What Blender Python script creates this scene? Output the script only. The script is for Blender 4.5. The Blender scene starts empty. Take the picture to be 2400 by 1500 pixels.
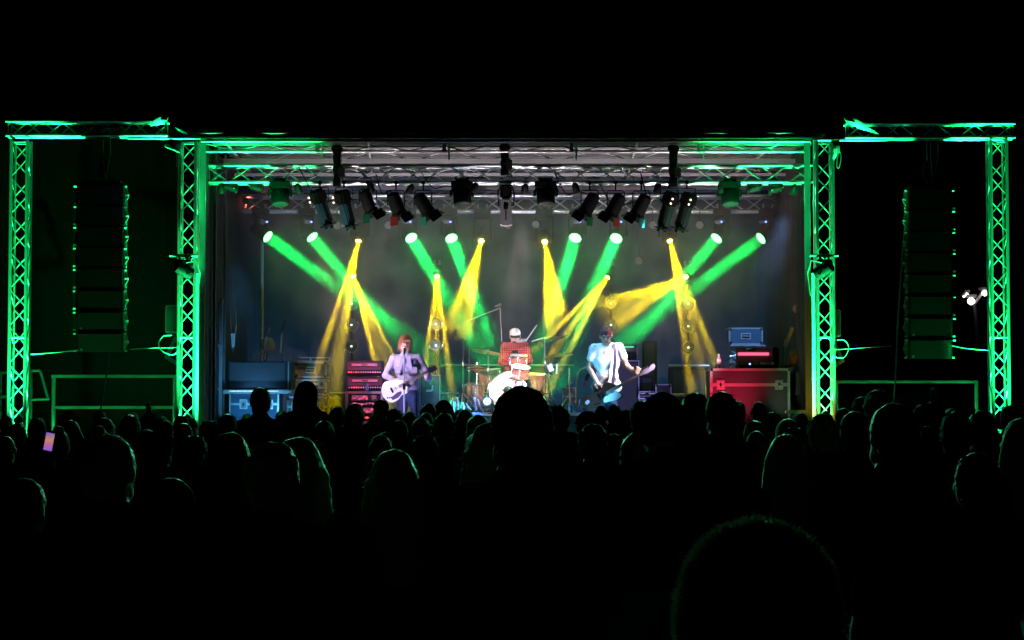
import bpy, bmesh, math, random
import numpy as np
from mathutils import Vector, Matrix, Euler, noise
R = math.radians
rng = random.Random(7)
scene = bpy.context.scene
COL = scene.collection

# ------------------------------------------------------------------ camera, world, exposure
FPX, EYE, HOR = 5000.0, 1.65, 980.0          # focal length in photo pixels, eye height, horizon row
TH = math.atan((HOR - 750) / FPX)
cam_d = bpy.data.cameras.new("camera"); cam = bpy.data.objects.new("camera", cam_d); COL.objects.link(cam)
cam_d.sensor_width = 36; cam_d.lens = 36 * FPX / 2400; cam_d.clip_start = 0.1; cam_d.clip_end = 1500
cam.location = (0, 0, EYE); cam.rotation_euler = (math.pi / 2 + TH, 0, 0)
scene.camera = cam
w = bpy.data.worlds.new("World"); scene.world = w; w.use_nodes = True
bg = w.node_tree.nodes["Background"]; bg.inputs[0].default_value = (0.25, 0.4, 0.6, 1); bg.inputs[1].default_value = 0.00012
scene.render.resolution_x, scene.render.resolution_y = 1024, 640
vs = scene.view_settings; vs.view_transform = 'Standard'; vs.look = 'None'; vs.exposure = 0; vs.gamma = 1
cy = scene.cycles
cy.use_denoising = True; cy.max_bounces = 6; cy.diffuse_bounces = 2; cy.glossy_bounces = 2; cy.transmission_bounces = 4
cy.volume_bounces = 0; cy.transparent_max_bounces = 8; cy.sample_clamp_indirect = 3.0; cy.sample_clamp_direct = 0
cy.caustics_reflective = False; cy.caustics_refractive = False
cy.volume_max_steps = 256

def W(px, py, D):
    """point at depth D (metres along Y) seen at photo pixel px, py"""
    c, s = math.cos(TH), math.sin(TH)
    u, v = px - 1200.0, 750.0 - py
    dy = FPX * c - v * s; dz = FPX * s + v * c
    k = D / dy
    return Vector((u * k, D, EYE + dz * k))
def PM(D): return FPX / D                      # photo pixels per metre at depth D

# ------------------------------------------------------------------ materials
MATS = {}
def mat(name, base=(.5, .5, .5), rough=.5, metal=0., var=.15, scale=8., bump=0., emit=None, estr=0., spec=.5, rand=None, trans=0., sheen=0., alpha=1.):
    if name in MATS: return MATS[name]
    m = bpy.data.materials.new(name); m.use_nodes = True
    nt = m.node_tree; N = nt.nodes; L = nt.links
    b = N["Principled BSDF"]
    b.inputs["Roughness"].default_value = rough; b.inputs["Metallic"].default_value = metal
    b.inputs["Specular IOR Level"].default_value = spec
    if trans: b.inputs["Transmission Weight"].default_value = trans
    if sheen: b.inputs["Sheen Weight"].default_value = sheen
    if alpha < 1: b.inputs["Alpha"].default_value = alpha
    tc = N.new("ShaderNodeTexCoord"); nz = N.new("ShaderNodeTexNoise"); nz.inputs["Scale"].default_value = scale; nz.inputs["Detail"].default_value = 5
    L.new(tc.outputs["Object"], nz.inputs["Vector"])
    mx = N.new("ShaderNodeMix"); mx.data_type = 'RGBA'
    lo = tuple(c * (1 - var) for c in base); hi = tuple(min(1, c * (1 + var)) for c in base)
    mx.inputs[6].default_value = (*lo, 1); mx.inputs[7].default_value = (*hi, 1)
    L.new(nz.outputs["Fac"], mx.inputs[0])
    if rand:
        oi = N.new("ShaderNodeObjectInfo"); cr = N.new("ShaderNodeValToRGB"); cr.color_ramp.interpolation = 'CONSTANT'
        els = cr.color_ramp.elements
        while len(els) < len(rand): els.new(0.5)
        for i, c in enumerate(rand): els[i].position = i / len(rand); els[i].color = (*c, 1)
        L.new(oi.outputs["Random"], cr.inputs["Fac"])
        m2 = N.new("ShaderNodeMix"); m2.data_type = 'RGBA'; m2.blend_type = 'MULTIPLY'; m2.inputs[0].default_value = 1
        L.new(cr.outputs[0], m2.inputs[6]); L.new(mx.outputs[2], m2.inputs[7]); L.new(m2.outputs[2], b.inputs["Base Color"])
    else: L.new(mx.outputs[2], b.inputs["Base Color"])
    rr = N.new("ShaderNodeMapRange"); rr.inputs[3].default_value = max(.02, rough * .8); rr.inputs[4].default_value = min(1, rough * 1.2)
    L.new(nz.outputs["Fac"], rr.inputs[0]); L.new(rr.outputs[0], b.inputs["Roughness"])
    if bump:
        bp = N.new("ShaderNodeBump"); bp.inputs["Strength"].default_value = bump; bp.inputs["Distance"].default_value = .01
        n2 = N.new("ShaderNodeTexNoise"); n2.inputs["Scale"].default_value = scale * 6; n2.inputs["Detail"].default_value = 4
        L.new(tc.outputs["Object"], n2.inputs["Vector"]); L.new(n2.outputs["Fac"], bp.inputs["Height"]); L.new(bp.outputs[0], b.inputs["Normal"])
    if emit:
        b.inputs["Emission Color"].default_value = (*emit, 1); b.inputs["Emission Strength"].default_value = estr
        m.cycles.emission_sampling = 'NONE' if estr < 3 else 'FRONT'
    MATS[name] = m
    return m
ALU = mat("aluminium", (.7, .71, .72), .33, .8, .12, 30, .1)
DPOST = mat("dark_post_paint", (.14, .145, .15), .55, .1, .2, 5, .1)
STEEL = mat("painted_steel", (.42, .43, .44), .5, .2, .2, 5, .1)
ROOFW = mat("roof_panel_white", (.15, .15, .155), .6, .1, .2, 2, .1)
CHROME = mat("chrome", (.8, .8, .82), .15, 1., .08, 20)
BLACK = mat("black_housing", (.009, .009, .01), .65, 0, .3, 10, .2, spec=.15)
BLACKG = mat("black_gloss", (.012, .012, .014), .2, 0, .2, 10)
CLOTH = mat("black_stage_cloth", (.035, .036, .04), .95, 0, .35, 1.2, .4)
TOLEX = mat("black_tolex", (.03, .028, .032), .75, 0, .25, 60, .6)
GRILLE = mat("grille_cloth", (.10, .095, .11), .85, 0, .2, 120, .5)
RUBBER = mat("rubber_cable", (.03, .03, .03), .6, 0, .2, 20)
WCABLE = mat("pale_cable", (.45, .45, .45), .6, 0, .1, 20)
TARP = mat("tarpaulin", (.35, .36, .36), .45, 0, .2, 4, .5, trans=0)
DECK = mat("stage_deck", (.05, .048, .045), .65, 0, .4, 3, .3)
GROUND = mat("trodden_grass", (.03, .035, .018), .95, 0, .6, 1.5, 1.)
WHITEP = mat("white_plastic", (.75, .75, .76), .4, 0, .08, 10)
GREYP = mat("grey_plastic", (.3, .3, .31), .5, 0, .1, 10)
PANEL = mat("case_panel", (.035, .035, .04), .55, 0, .3, 14, .3)
PANELB = mat("case_panel_blue", (.03, .09, .16), .5, 0, .3, 14, .3)
PANELS = mat("case_panel_grey", (.16, .16, .15), .5, .2, .3, 14, .3)
def emis(name, col, s): return mat(name, (.02, .02, .02), .3, 0, .02, 5, emit=col, estr=s)

# ------------------------------------------------------------------ mesh builder
class MB:
    def __init__(s): s.v = []; s.f = []
    def add(s, vs, fs, M=None):
        o = len(s.v)
        s.v += [tuple(M @ Vector(p)) if M is not None else tuple(p) for p in vs]
        s.f += [tuple(i + o for i in f) for f in fs]
        return s
    def box(s, c, size, M=None, bev=0.):
        x, y, z = (a / 2 for a in size); cx, cy_, cz = c
        if bev <= 0:
            vs = [(cx + i * x, cy_ + j * y, cz + k * z) for i in (-1, 1) for j in (-1, 1) for k in (-1, 1)]
            return s.add(vs, [(0, 1, 3, 2), (4, 6, 7, 5), (0, 4, 5, 1), (2, 3, 7, 6), (0, 2, 6, 4), (1, 5, 7, 3)], M)
        bm = bmesh.new(); bmesh.ops.create_cube(bm, size=1)
        for v in bm.verts: v.co = Vector((v.co.x * size[0] + cx, v.co.y * size[1] + cy_, v.co.z * size[2] + cz))
        bmesh.ops.bevel(bm, geom=bm.edges[:], offset=bev, segments=2, affect='EDGES')
        bm.verts.index_update()
        s.add([v.co[:] for v in bm.verts], [[v.index for v in f.verts] for f in bm.faces], M); bm.free(); return s
    def cyl(s, a, b, r, n=10, r2=None, caps=True):
        a, b = Vector(a), Vector(b); r2 = r if r2 is None else r2
        q = (b - a).to_track_quat('Z', 'Y').to_matrix(); vs = []; fs = []
        for p, rr in ((a, r), (b, r2)):
            for i in range(n):
                t = 2 * math.pi * i / n; vs.append(p + q @ Vector((rr * math.cos(t), rr * math.sin(t), 0)))
        for i in range(n): j = (i + 1) % n; fs.append((i, j, n + j, n + i))
        if caps: fs += [tuple(range(n))[::-1], tuple(range(n, 2 * n))]
        return s.add(vs, fs)
    def tube(s, pts, r, n=8):
        pts = [Vector(p) for p in pts]; vs = []; fs = []
        up = Vector((.13, .21, .97)).normalized()
        for k, p in enumerate(pts):
            d = (pts[min(k + 1, len(pts) - 1)] - pts[max(k - 1, 0)]).normalized()
            x = d.cross(up)
            if x.length < 1e-3: x = d.cross(Vector((1, 0, 0)))
            x.normalize(); y = d.cross(x)
            rr = r[k] if isinstance(r, (list, tuple)) else r
            for i in range(n): t = 2 * math.pi * i / n; vs.append(p + x * rr * math.cos(t) + y * rr * math.sin(t))
        for k in range(len(pts) - 1):
            for i in range(n): j = (i + 1) % n; fs.append((k * n + i, k * n + j, (k + 1) * n + j, (k + 1) * n + i))
        fs += [tuple(range(n))[::-1], tuple(range((len(pts) - 1) * n, len(pts) * n))]
        return s.add(vs, fs)
    def lathe(s, prof, M=None, n=24):
        """profile of (r, z) about local z"""
        vs = []; fs = []
        for r, z in prof:
            for i in range(n): t = 2 * math.pi * i / n; vs.append((r * math.cos(t), r * math.sin(t), z))
        for k in range(len(prof) - 1):
            for i in range(n): j = (i + 1) % n; fs.append((k * n + i, k * n + j, (k + 1) * n + j, (k + 1) * n + i))
        fs += [tuple(range(n))[::-1], tuple(range((len(prof) - 1) * n, len(prof) * n))]
        return s.add(vs, fs, M)
    def prism(s, poly, y0, y1, M=None):
        """polygon in x,z extruded along y"""
        n = len(poly); vs = [(x, y0, z) for x, z in poly] + [(x, y1, z) for x, z in poly]
        fs = [tuple(range(n)), tuple(range(n, 2 * n))[::-1]] + [((i + 1) % n, i, n + i, n + (i + 1) % n) for i in range(n)]
        return s.add(vs, fs, M)
    def torus(s, c, R_, r, M=None, n=28, m=8):
        vs = []; fs = []
        for i in range(n):
            t = 2 * math.pi * i / n
            for j in range(m):
                a = 2 * math.pi * j / m; rr = R_ + r * math.cos(a)
                vs.append((c[0] + rr * math.cos(t), c[1] + rr * math.sin(t), c[2] + r * math.sin(a)))
        for i in range(n):
            for j in range(m):
                fs.append((i * m + j, ((i + 1) % n) * m + j, ((i + 1) % n) * m + (j + 1) % m, i * m + (j + 1) % m))
        return s.add(vs, fs, M)
    def mesh(s, name, m, smooth=False):
        me = bpy.data.meshes.new(name); me.from_pydata(s.v, [], s.f)
        bm = bmesh.new(); bm.from_mesh(me); bmesh.ops.recalc_face_normals(bm, faces=bm.faces[:]); bm.to_mesh(me); bm.free()
        if smooth:
            me.polygons.foreach_set("use_smooth", [True] * len(me.polygons))
            try: me.set_sharp_from_angle(angle=R(40))
            except Exception: pass
        me.materials.append(m); me.update(); return me
    def build(s, name, m, parent=None, smooth=True, M=None):
        return put(name, s.mesh(name, m, smooth), parent, M)
def put(name, me, parent=None, M=None):
    o = bpy.data.objects.new(name, me); COL.objects.link(o)
    if parent is not None: o.parent = parent
    if M is not None: o.matrix_basis = M
    return o
def thing(name, label, cat, loc=(0, 0, 0), rz=0., group=None):
    o = bpy.data.objects.new(name, None); COL.objects.link(o); o.location = loc; o.rotation_euler = (0, 0, rz)
    o.empty_display_size = .1
    return tag(o, label, cat, group)
def tag(o, label, cat, group=None):
    o["label"] = label; o["category"] = cat
    if group: o["group"] = group
    return o
def struct(o): o["kind"] = "structure"; return o
def stuff(o): o["kind"] = "stuff"; return o
def aim(d, up='Y'): return Vector(d).to_track_quat('Z', up).to_matrix().to_4x4()
def T(*p): return Matrix.Translation(Vector(p[0]) if len(p) == 1 else Vector(p))
def light(kind, pos, target, col, power, parent=None, size=.1, spread=8., cone=20., blend=.5, rad=.05, name="lamp"):
    l = bpy.data.lights.new(name, kind); l.energy = power; l.color = col
    if kind == 'AREA': l.shape = 'DISK'; l.size = size; l.spread = R(spread)
    if kind == 'SPOT': l.spot_size = R(cone); l.spot_blend = blend; l.shadow_soft_size = rad
    if kind == 'POINT': l.shadow_soft_size = rad
    o = bpy.data.objects.new(name, l); COL.objects.link(o)
    o.location = pos
    if target is not None: o.rotation_euler = (Vector(target) - Vector(pos)).to_track_quat('-Z', 'Y').to_euler()
    if parent is not None:
        o.parent = parent; o.matrix_parent_inverse = Matrix.Translation(-Vector(parent.location))
    return o

# ------------------------------------------------------------------ implicit surfaces for bodies and hair
def sdf(prims, vox=.01, pad=.03, noise_amp=0., noise_f=20.):
    """prims: (kind, args, k, tag) smooth-united on a grid and meshed with surface nets -> verts, quads, tags"""
    lo = np.full(3, 1e9); hi = -lo.copy(); bb = []
    for kind, a, k, t in prims:
        if kind == 'cap': p = np.array([a[0], a[1]], float); r = max(a[2], a[3]); l, h = p.min(0) - r, p.max(0) + r
        else: r = max(a[1]); c = np.array(a[0], float); l, h = c - r, c + r
        bb.append((l, h))
        if k >= 0: lo = np.minimum(lo, l); hi = np.maximum(hi, h)
    lo -= pad; hi += pad
    n = np.ceil((hi - lo) / vox).astype(int) + 1
    F = np.full(n, .08, np.float32); TG = np.zeros(n, np.int8); BD = np.full(n, .08, np.float32)
    ax = [(lo[i] + np.arange(n[i]) * vox).astype(np.float32) for i in range(3)]
    for (kind, a, k, t), (l, h) in zip(prims, bb):
        m = abs(k) + .03 + 2 * vox
        s0 = np.maximum(((l - m - lo) / vox).astype(int), 0); s1 = np.minimum(((h + m - lo) / vox).astype(int) + 2, n)
        if np.any(s1 <= s0): continue
        sl = tuple(slice(s0[i], s1[i]) for i in range(3))
        X, Y, Z = ax[0][sl[0]][:, None, None], ax[1][sl[1]][None, :, None], ax[2][sl[2]][None, None, :]
        if kind == 'cap':
            A, B = np.array(a[0], float), np.array(a[1], float); d = B - A; L2 = max(d @ d, 1e-9)
            tt = np.clip(((X - A[0]) * d[0] + (Y - A[1]) * d[1] + (Z - A[2]) * d[2]) / L2, 0, 1)
            p = np.sqrt((X - A[0] - tt * d[0]) ** 2 + (Y - A[1] - tt * d[1]) ** 2 + (Z - A[2] - tt * d[2]) ** 2) - (a[2] + (a[3] - a[2]) * tt)
        else:
            C = a[0]; rx, ry, rz = a[1]
            x, y, z = X - C[0], Y - C[1], Z - C[2]
            if len(a) > 2:
                Q = np.array(a[2].to_3x3().transposed())
                x, y, z = Q[0, 0] * x + Q[0, 1] * y + Q[0, 2] * z, Q[1, 0] * x + Q[1, 1] * y + Q[1, 2] * z, Q[2, 0] * x + Q[2, 1] * y + Q[2, 2] * z
            if kind == 'ell':
                k0 = np.sqrt((x / rx) ** 2 + (y / ry) ** 2 + (z / rz) ** 2); k1 = np.sqrt((x / rx ** 2) ** 2 + (y / ry ** 2) ** 2 + (z / rz ** 2) ** 2) + 1e-6
                p = k0 * (k0 - 1) / k1
            else:  # box
                rd = .012
                qx, qy, qz = np.abs(x) - rx + rd, np.abs(y) - ry + rd, np.abs(z) - rz + rd
                p = np.sqrt(np.maximum(qx, 0) ** 2 + np.maximum(qy, 0) ** 2 + np.maximum(qz, 0) ** 2) + np.minimum(np.maximum(np.maximum(qx, qy), qz), 0) - rd
        f = F[sl]
        if k >= 0:
            kk = max(k, 1e-4); hh = np.clip(.5 + .5 * (f - p) / kk, 0, 1)
            b = BD[sl]; tg = TG[sl]; upd = p < b; tg[upd] = t; TG[sl] = tg; BD[sl] = np.minimum(b, p)
            F[sl] = f * (1 - hh) + p * hh - kk * hh * (1 - hh)
        else:  # subtract
            F[sl] = np.maximum(f, -p)
    if noise_amp:
        X, Y, Z = np.meshgrid(ax[0], ax[1], ax[2], indexing='ij')
        F += noise_amp * (np.sin(X * noise_f + 1.3 * np.sin(Z * noise_f * .7)) * np.sin(Y * noise_f * 1.1 + 2 * np.sin(X * noise_f * .5)) * np.sin(Z * noise_f * .9 + 1.7 * np.sin(Y * noise_f * .6)))
    S = F < 0
    c = S[:-1, :-1, :-1].astype(np.int8) * 0; cnt = np.zeros(c.shape, np.int8)
    for i in (0, 1):
        for j in (0, 1):
            for k in (0, 1): cnt += S[i:n[0] - 1 + i, j:n[1] - 1 + j, k:n[2] - 1 + k]
    act = (cnt > 0) & (cnt < 8); idx = -np.ones(act.shape, np.int64); ids = np.argwhere(act); idx[act] = np.arange(len(ids))
    acc = np.zeros((len(ids), 3)); num = np.zeros(len(ids))
    for axn in range(3):
        o1, o2 = [q for q in range(3) if q != axn]
        for u in (0, 1):
            for v_ in (0, 1):
                a0 = ids.copy(); a0[:, o1] += u; a0[:, o2] += v_; b0 = a0.copy(); b0[:, axn] += 1
                fa = F[a0[:, 0], a0[:, 1], a0[:, 2]]; fb = F[b0[:, 0], b0[:, 1], b0[:, 2]]
                cr = (fa < 0) != (fb < 0); t = np.where(cr, fa / np.where(fa == fb, 1, fa - fb), 0)
                pt = a0.astype(float); pt[:, axn] += t; acc[cr] += pt[cr]; num[cr] += 1
    V = lo + vox * acc / np.maximum(num, 1)[:, None]
    Q = []
    for axn in range(3):
        o1, o2 = [(1, 2), (2, 0), (0, 1)][axn]
        sa = [slice(None)] * 3; sb = [slice(None)] * 3; sa[axn] = slice(0, -1); sb[axn] = slice(1, None)
        ch = S[tuple(sa)] != S[tuple(sb)]; e = np.argwhere(ch)
        e = e[(e[:, o1] > 0) & (e[:, o2] > 0) & (e[:, o1] < n[o1] - 1) & (e[:, o2] < n[o2] - 1)]
        ins = S[e[:, 0], e[:, 1], e[:, 2]]
        def I(du, dv):
            q = e.copy(); q[:, o1] -= du; q[:, o2] -= dv; return idx[q[:, 0], q[:, 1], q[:, 2]]
        q = np.stack([I(1, 1), I(0, 1), I(0, 0), I(1, 0)], 1)
        q[~ins] = q[~ins][:, ::-1]; Q.append(q)
    Q = np.concatenate(Q); Q = Q[(Q >= 0).all(1)]
    ft = TG[ids[Q[:, 0], 0], ids[Q[:, 0], 1], ids[Q[:, 0], 2]]
    return V, Q, ft
def sdf_mesh(name, prims, mats, vox=.01, noise_amp=0., noise_f=20.):
    V, Q, ft = sdf(prims, vox, noise_amp=noise_amp, noise_f=noise_f)
    me = bpy.data.meshes.new(name)
    me.vertices.add(len(V)); me.vertices.foreach_set("co", V.astype(np.float32).ravel())
    me.loops.add(len(Q) * 4); me.loops.foreach_set("vertex_index", Q.astype(np.int32).ravel())
    me.polygons.add(len(Q)); me.polygons.foreach_set("loop_start", np.arange(len(Q), dtype=np.int32) * 4)
    me.polygons.foreach_set("material_index", np.minimum(ft, len(mats) - 1).astype(np.int32))
    me.polygons.foreach_set("use_smooth", np.ones(len(Q), bool))
    for m in mats: me.materials.append(m)
    me.update(calc_edges=True); me.validate(); return me
def cap(a, b, r1, r2=None, k=.02, t=0): return ('cap', (tuple(a), tuple(b), r1, r1 if r2 is None else r2), k, t)
def ell(c, r, k=.02, t=0, M=None): return ('ell', (tuple(c), r) + ((M,) if M is not None else ()), k, t)
def bxp(c, r, k=.02, t=0, M=None): return ('box', (tuple(c), r) + ((M,) if M is not None else ()), k, t)

def strands(me, count, length, width, m, seed=1, droop=.5, zmin=None):
    """short loose hairs on a hair mesh, appended to it as thin strips"""
    r = np.random.default_rng(seed); nf = len(me.polygons)
    cen = np.empty(nf * 3); me.polygons.foreach_get("center", cen); cen = cen.reshape(-1, 3)
    nor = np.empty(nf * 3); me.polygons.foreach_get("normal", nor); nor = nor.reshape(-1, 3)
    ok = np.arange(nf) if zmin is None else np.where(cen[:, 2] > zmin)[0]
    pick = r.choice(ok, count); P = cen[pick]; Nn = nor[pick]
    d = Nn * r.uniform(.15, .9, (count, 1)) + r.normal(0, .35, (count, 3)); d[:, 2] -= droop * r.uniform(.2, 1.2, count)
    d /= np.linalg.norm(d, axis=1)[:, None]; Lh = length * r.uniform(.35, 1., (count, 1))
    side = np.cross(d, r.normal(0, 1, (count, 3))); side /= np.linalg.norm(side, axis=1)[:, None]; side *= width / 2
    mid = P + d * Lh * .5; d2 = d + np.array([0, 0, -.5]) * droop; tip = mid + d2 * Lh * .5
    P = P - Nn * .003
    nv = len(me.vertices); V0 = np.empty(nv * 3); me.vertices.foreach_get("co", V0); V0 = V0.reshape(-1, 3)
    Vn = np.stack([P - side, P + side, mid + side * .8, mid - side * .8, tip], 1).reshape(-1, 3)
    faces = [tuple(p.vertices) for p in me.polygons]
    for i in range(count):
        b = nv + 5 * i; faces += [(b, b + 1, b + 2, b + 3), (b + 3, b + 2, b + 4)]
    m2 = bpy.data.meshes.new(me.name); m2.from_pydata(np.concatenate([V0, Vn]).tolist(), [], faces)
    m2.polygons.foreach_set("use_smooth", [True] * len(m2.polygons)); m2.materials.append(m); m2.update(); return m2
# ------------------------------------------------------------------ haze, ground, sky
DT, DL1, DL2, DBK = 30.0, 31.3, 34.6, 37.4
def volbox(name, lo, hi, dens, g, col=(1, 1, 1)):
    lo, hi = Vector(lo), Vector(hi); b = MB().box((lo + hi) / 2, hi - lo)
    m = bpy.data.materials.new(name); m.use_nodes = True; nt = m.node_tree; nt.nodes.clear()
    out = nt.nodes.new("ShaderNodeOutputMaterial"); v = nt.nodes.new("ShaderNodeVolumePrincipled")
    v.inputs["Color"].default_value = (*col, 1); v.inputs["Density"].default_value = dens; v.inputs["Anisotropy"].default_value = g
    nt.links.new(v.outputs[0], out.inputs["Volume"])
    return stuff(b.build(name, m, smooth=False)), m
HAZE, HM = volbox("haze", (-4.45, 31.55, 1.2), (4.45, 36.2, 5.0), .1, .3)
HM.cycles.volume_sampling = 'EQUIANGULAR'
nt = HM.node_tree; pv = nt.nodes["Principled Volume"]; tc = nt.nodes.new("ShaderNodeTexCoord"); sp = nt.nodes.new("ShaderNodeSeparateXYZ")
nt.links.new(tc.outputs["Object"], sp.inputs[0])          # smoke hangs under the roof and thins out towards the floor
mr = nt.nodes.new("ShaderNodeMapRange"); mr.interpolation_type = 'SMOOTHSTEP'
mr.inputs[1].default_value = 2.45; mr.inputs[2].default_value = 4.3; mr.inputs[3].default_value = .014; mr.inputs[4].default_value = .085
nt.links.new(sp.outputs[2], mr.inputs[0])
ns = nt.nodes.new("ShaderNodeTexNoise"); ns.inputs["Scale"].default_value = 2.6; ns.inputs["Detail"].default_value = 3; nt.links.new(tc.outputs["Object"], ns.inputs["Vector"])
m2 = nt.nodes.new("ShaderNodeMapRange"); m2.inputs[1].default_value = .35; m2.inputs[2].default_value = .65; m2.inputs[3].default_value = .25; m2.inputs[4].default_value = 1.8
nt.links.new(ns.outputs["Fac"], m2.inputs[0]); mm_ = nt.nodes.new("ShaderNodeMath"); mm_.operation = 'MULTIPLY'
nt.links.new(mr.outputs[0], mm_.inputs[0]); nt.links.new(m2.outputs[0], mm_.inputs[1]); nt.links.new(mm_.outputs[0], pv.inputs["Density"])

def grid_plane(name, x0, x1, y0, y1, z, m, step=None, amp=0.):
    b = MB(); nx = ny = 1
    if step: nx = max(1, int((x1 - x0) / step)); ny = max(1, int((y1 - y0) / step))
    vs = [(x0 + (x1 - x0) * i / nx, y0 + (y1 - y0) * j / ny, z + amp * noise.noise(Vector((i * .7, j * .7, 0)))) for j in range(ny + 1) for i in range(nx + 1)]
    fs = [(j * (nx + 1) + i, j * (nx + 1) + i + 1, (j + 1) * (nx + 1) + i + 1, (j + 1) * (nx + 1) + i) for j in range(ny) for i in range(nx)]
    b.add(vs, fs); return b.build(name, m)
struct(grid_plane("ground", -400, 400, -60, 900, 0, GROUND))

# ------------------------------------------------------------------ stage body
FLOOR = 1.17
xl, xr = W(466, 900, 30.3).x, W(1905, 900, 30.3).x
st = thing("mobile_stage", "wide mobile stage with black deck and grey girder roof lit green at its corners", "stage", (0, 30.2, 0))
def loc(p, o): return Vector(p) - o.location
dk = MB().box((0, 3.7, FLOOR - .06), (xr - xl + .1, 7.4, .12), bev=.01).build("deck", DECK, st)
for i in range(6):
    MB().box((xl + (xr - xl) * (i + .5) / 6, 3.7, FLOOR + .006), ((xr - xl) / 6 - .012, 7.36, .012)).build("deck_board", DECK, st, False)
MB().box((0, -.01, FLOOR / 2 - .06), (xr - xl, .02, FLOOR - .14)).build("skirt", CLOTH, st, False)
# black back cloth hung in soft folds
def folds(x0, x1, z0, z1, y, n, amp):
    b = MB(); vs = []
    for k in range(2):
        for i in range(n + 1):
            x = x0 + (x1 - x0) * i / n
            vs.append((x, y + amp * (math.sin(x * 9) + .5 * math.sin(x * 21 + 1)) * (1 if k == 0 else .6), z0 if k == 0 else z1))
    return b.add(vs, [(i, i + 1, n + 2 + i, n + 1 + i) for i in range(n)])
bk = folds(xl - .5, xr + .5, FLOOR, 5.66, DBK, 260, .012).build("back_cloth", CLOTH, None)
tag(bk, "black cloth hung across the back of the stage behind the lights", "backdrop cloth")
side = MB()
# roof: ribbed pale ceiling, header, girders
RZ = 5.70
for i in range(12):
    y = .15 + i * .6
    MB().box((0, y + .3, RZ + .03), (xr - xl, .585, .04)).build("ceiling_panel", ROOFW, st, False)
    MB().box((0, y, RZ - .012), (xr - xl, .03, .035)).build("ceiling_rib", ROOFW, st, False)
hx0, hx1 = W(430, 315, 30.15).x, W(1935, 315, 30.15).x
hz = W(0, 318, 30.15).z
MB().cyl((hx0, -.05, hz + .035), (hx1, -.05, hz + .035), .02, 10).build("header_tube", ALU, st)
MB().box(((hx0 + hx1) / 2, .0, hz - .005), (hx1 - hx0 - .1, .05, .055), bev=.005).build("header_beam", BLACK, st)
b = MB(); n = 150; vs = []
for k in range(3):
    for i in range(n + 1):
        x = hx0 + (hx1 - hx0) * i / n
        vs.append((x, -.085 + .02 * k + .01 * math.sin(x * 7), hz + [-.025, .03, .062][k] + .010 * math.sin(x * 5.1) * math.sin(x * 2.3) + .006 * math.sin(x * 31)))
b.add(vs, [(k * (n + 1) + i, k * (n + 1) + i + 1, (k + 1) * (n + 1) + i + 1, (k + 1) * (n + 1) + i) for k in range(2) for i in range(n)])
b.build("roof_canvas_edge", TARP, st)
def unit_tube(r, n=8): return MB().cyl((0, 0, 0), (0, 0, 1), r, n).mesh("tube", ALU, True)
TUBES = {}
def rod(name, a, b, r, parent, m=ALU):
    key = (round(r, 4), m.name)
    if key not in TUBES: TUBES[key] = MB().cyl((0, 0, 0), (0, 0, 1), r, 10).mesh("tube", m, True)
    a, b = Vector(a), Vector(b); d = b - a
    M = T(a) @ d.to_track_quat('Z', 'Y').to_matrix().to_4x4() @ Matrix.Diagonal((1, 1, d.length, 1))
    return put(name, TUBES[key], parent, M)
def girder(y, ztop, zbot, pitch, flat_top, flat_bot, off=0.):
    h = .035
    if flat_top: MB().box((0, y, ztop), (xr - xl, .05, flat_top), bev=.004).build("girder_beam", STEEL, st)
    else: rod("girder_chord", (xl, y, ztop), (xr, y, ztop), .022, st)
    if flat_bot: MB().box((0, y, zbot), (xr - xl, .05, flat_bot), bev=.004).build("girder_beam", STEEL, st)
    else: rod("girder_chord", (xl, y, zbot), (xr, y, zbot), .022, st)
    x = xl + off; k = 0
    while x + pitch < xr:
        a, b_ = (zbot, ztop) if k % 2 else (ztop, zbot)
        rod("girder_brace", (x, y, a), (x + pitch, y, b_), .011, st, STEEL); x += pitch; k += 1
zz = lambda py, D: W(0, py, D).z
rod("roof_chord", (xl, .15, zz(331, 30.35)), (xr, .15, zz(331, 30.35)), .018, st)
girder(.7, zz(337, 30.9), zz(355, 30.9), .42, .05, 0)
girder(1.9, zz(350, 32.1), zz(378, 32.1), .55, 0, .08, .2)
girder(3.1, zz(392, 33.3), zz(409, 33.3), .45, 0, .05)
girder(5.2, zz(426, 35.4), zz(441, 35.4), .5, .04, .06)
girder(6.4, zz(449, 36.6), zz(466, 36.6), .4, .03, .03, .1)
for px in (742, 1040, 1340, 1640):       # short roof struts
    p = W(px, 331, 30.4); q = W(px, 372, 30.9)
    MB().box((p.x, .32, (p.z + q.z) / 2 + .05), (.05, .03, .2), bev=.004).build("roof_strut", ALU, st)
    rod("roof_strut", (p.x + .07, .35, p.z - .02), (p.x + .07, .4, q.z - .05), .014, st)
for i, px in enumerate((560, 880, 1480, 1800)):
    p = W(px, 350, 32); rod("roof_cross_brace", (p.x, .2, RZ - .08), (p.x + rng.uniform(-.5, .5), 6.8, RZ - .1), .02, st, STEEL)
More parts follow.
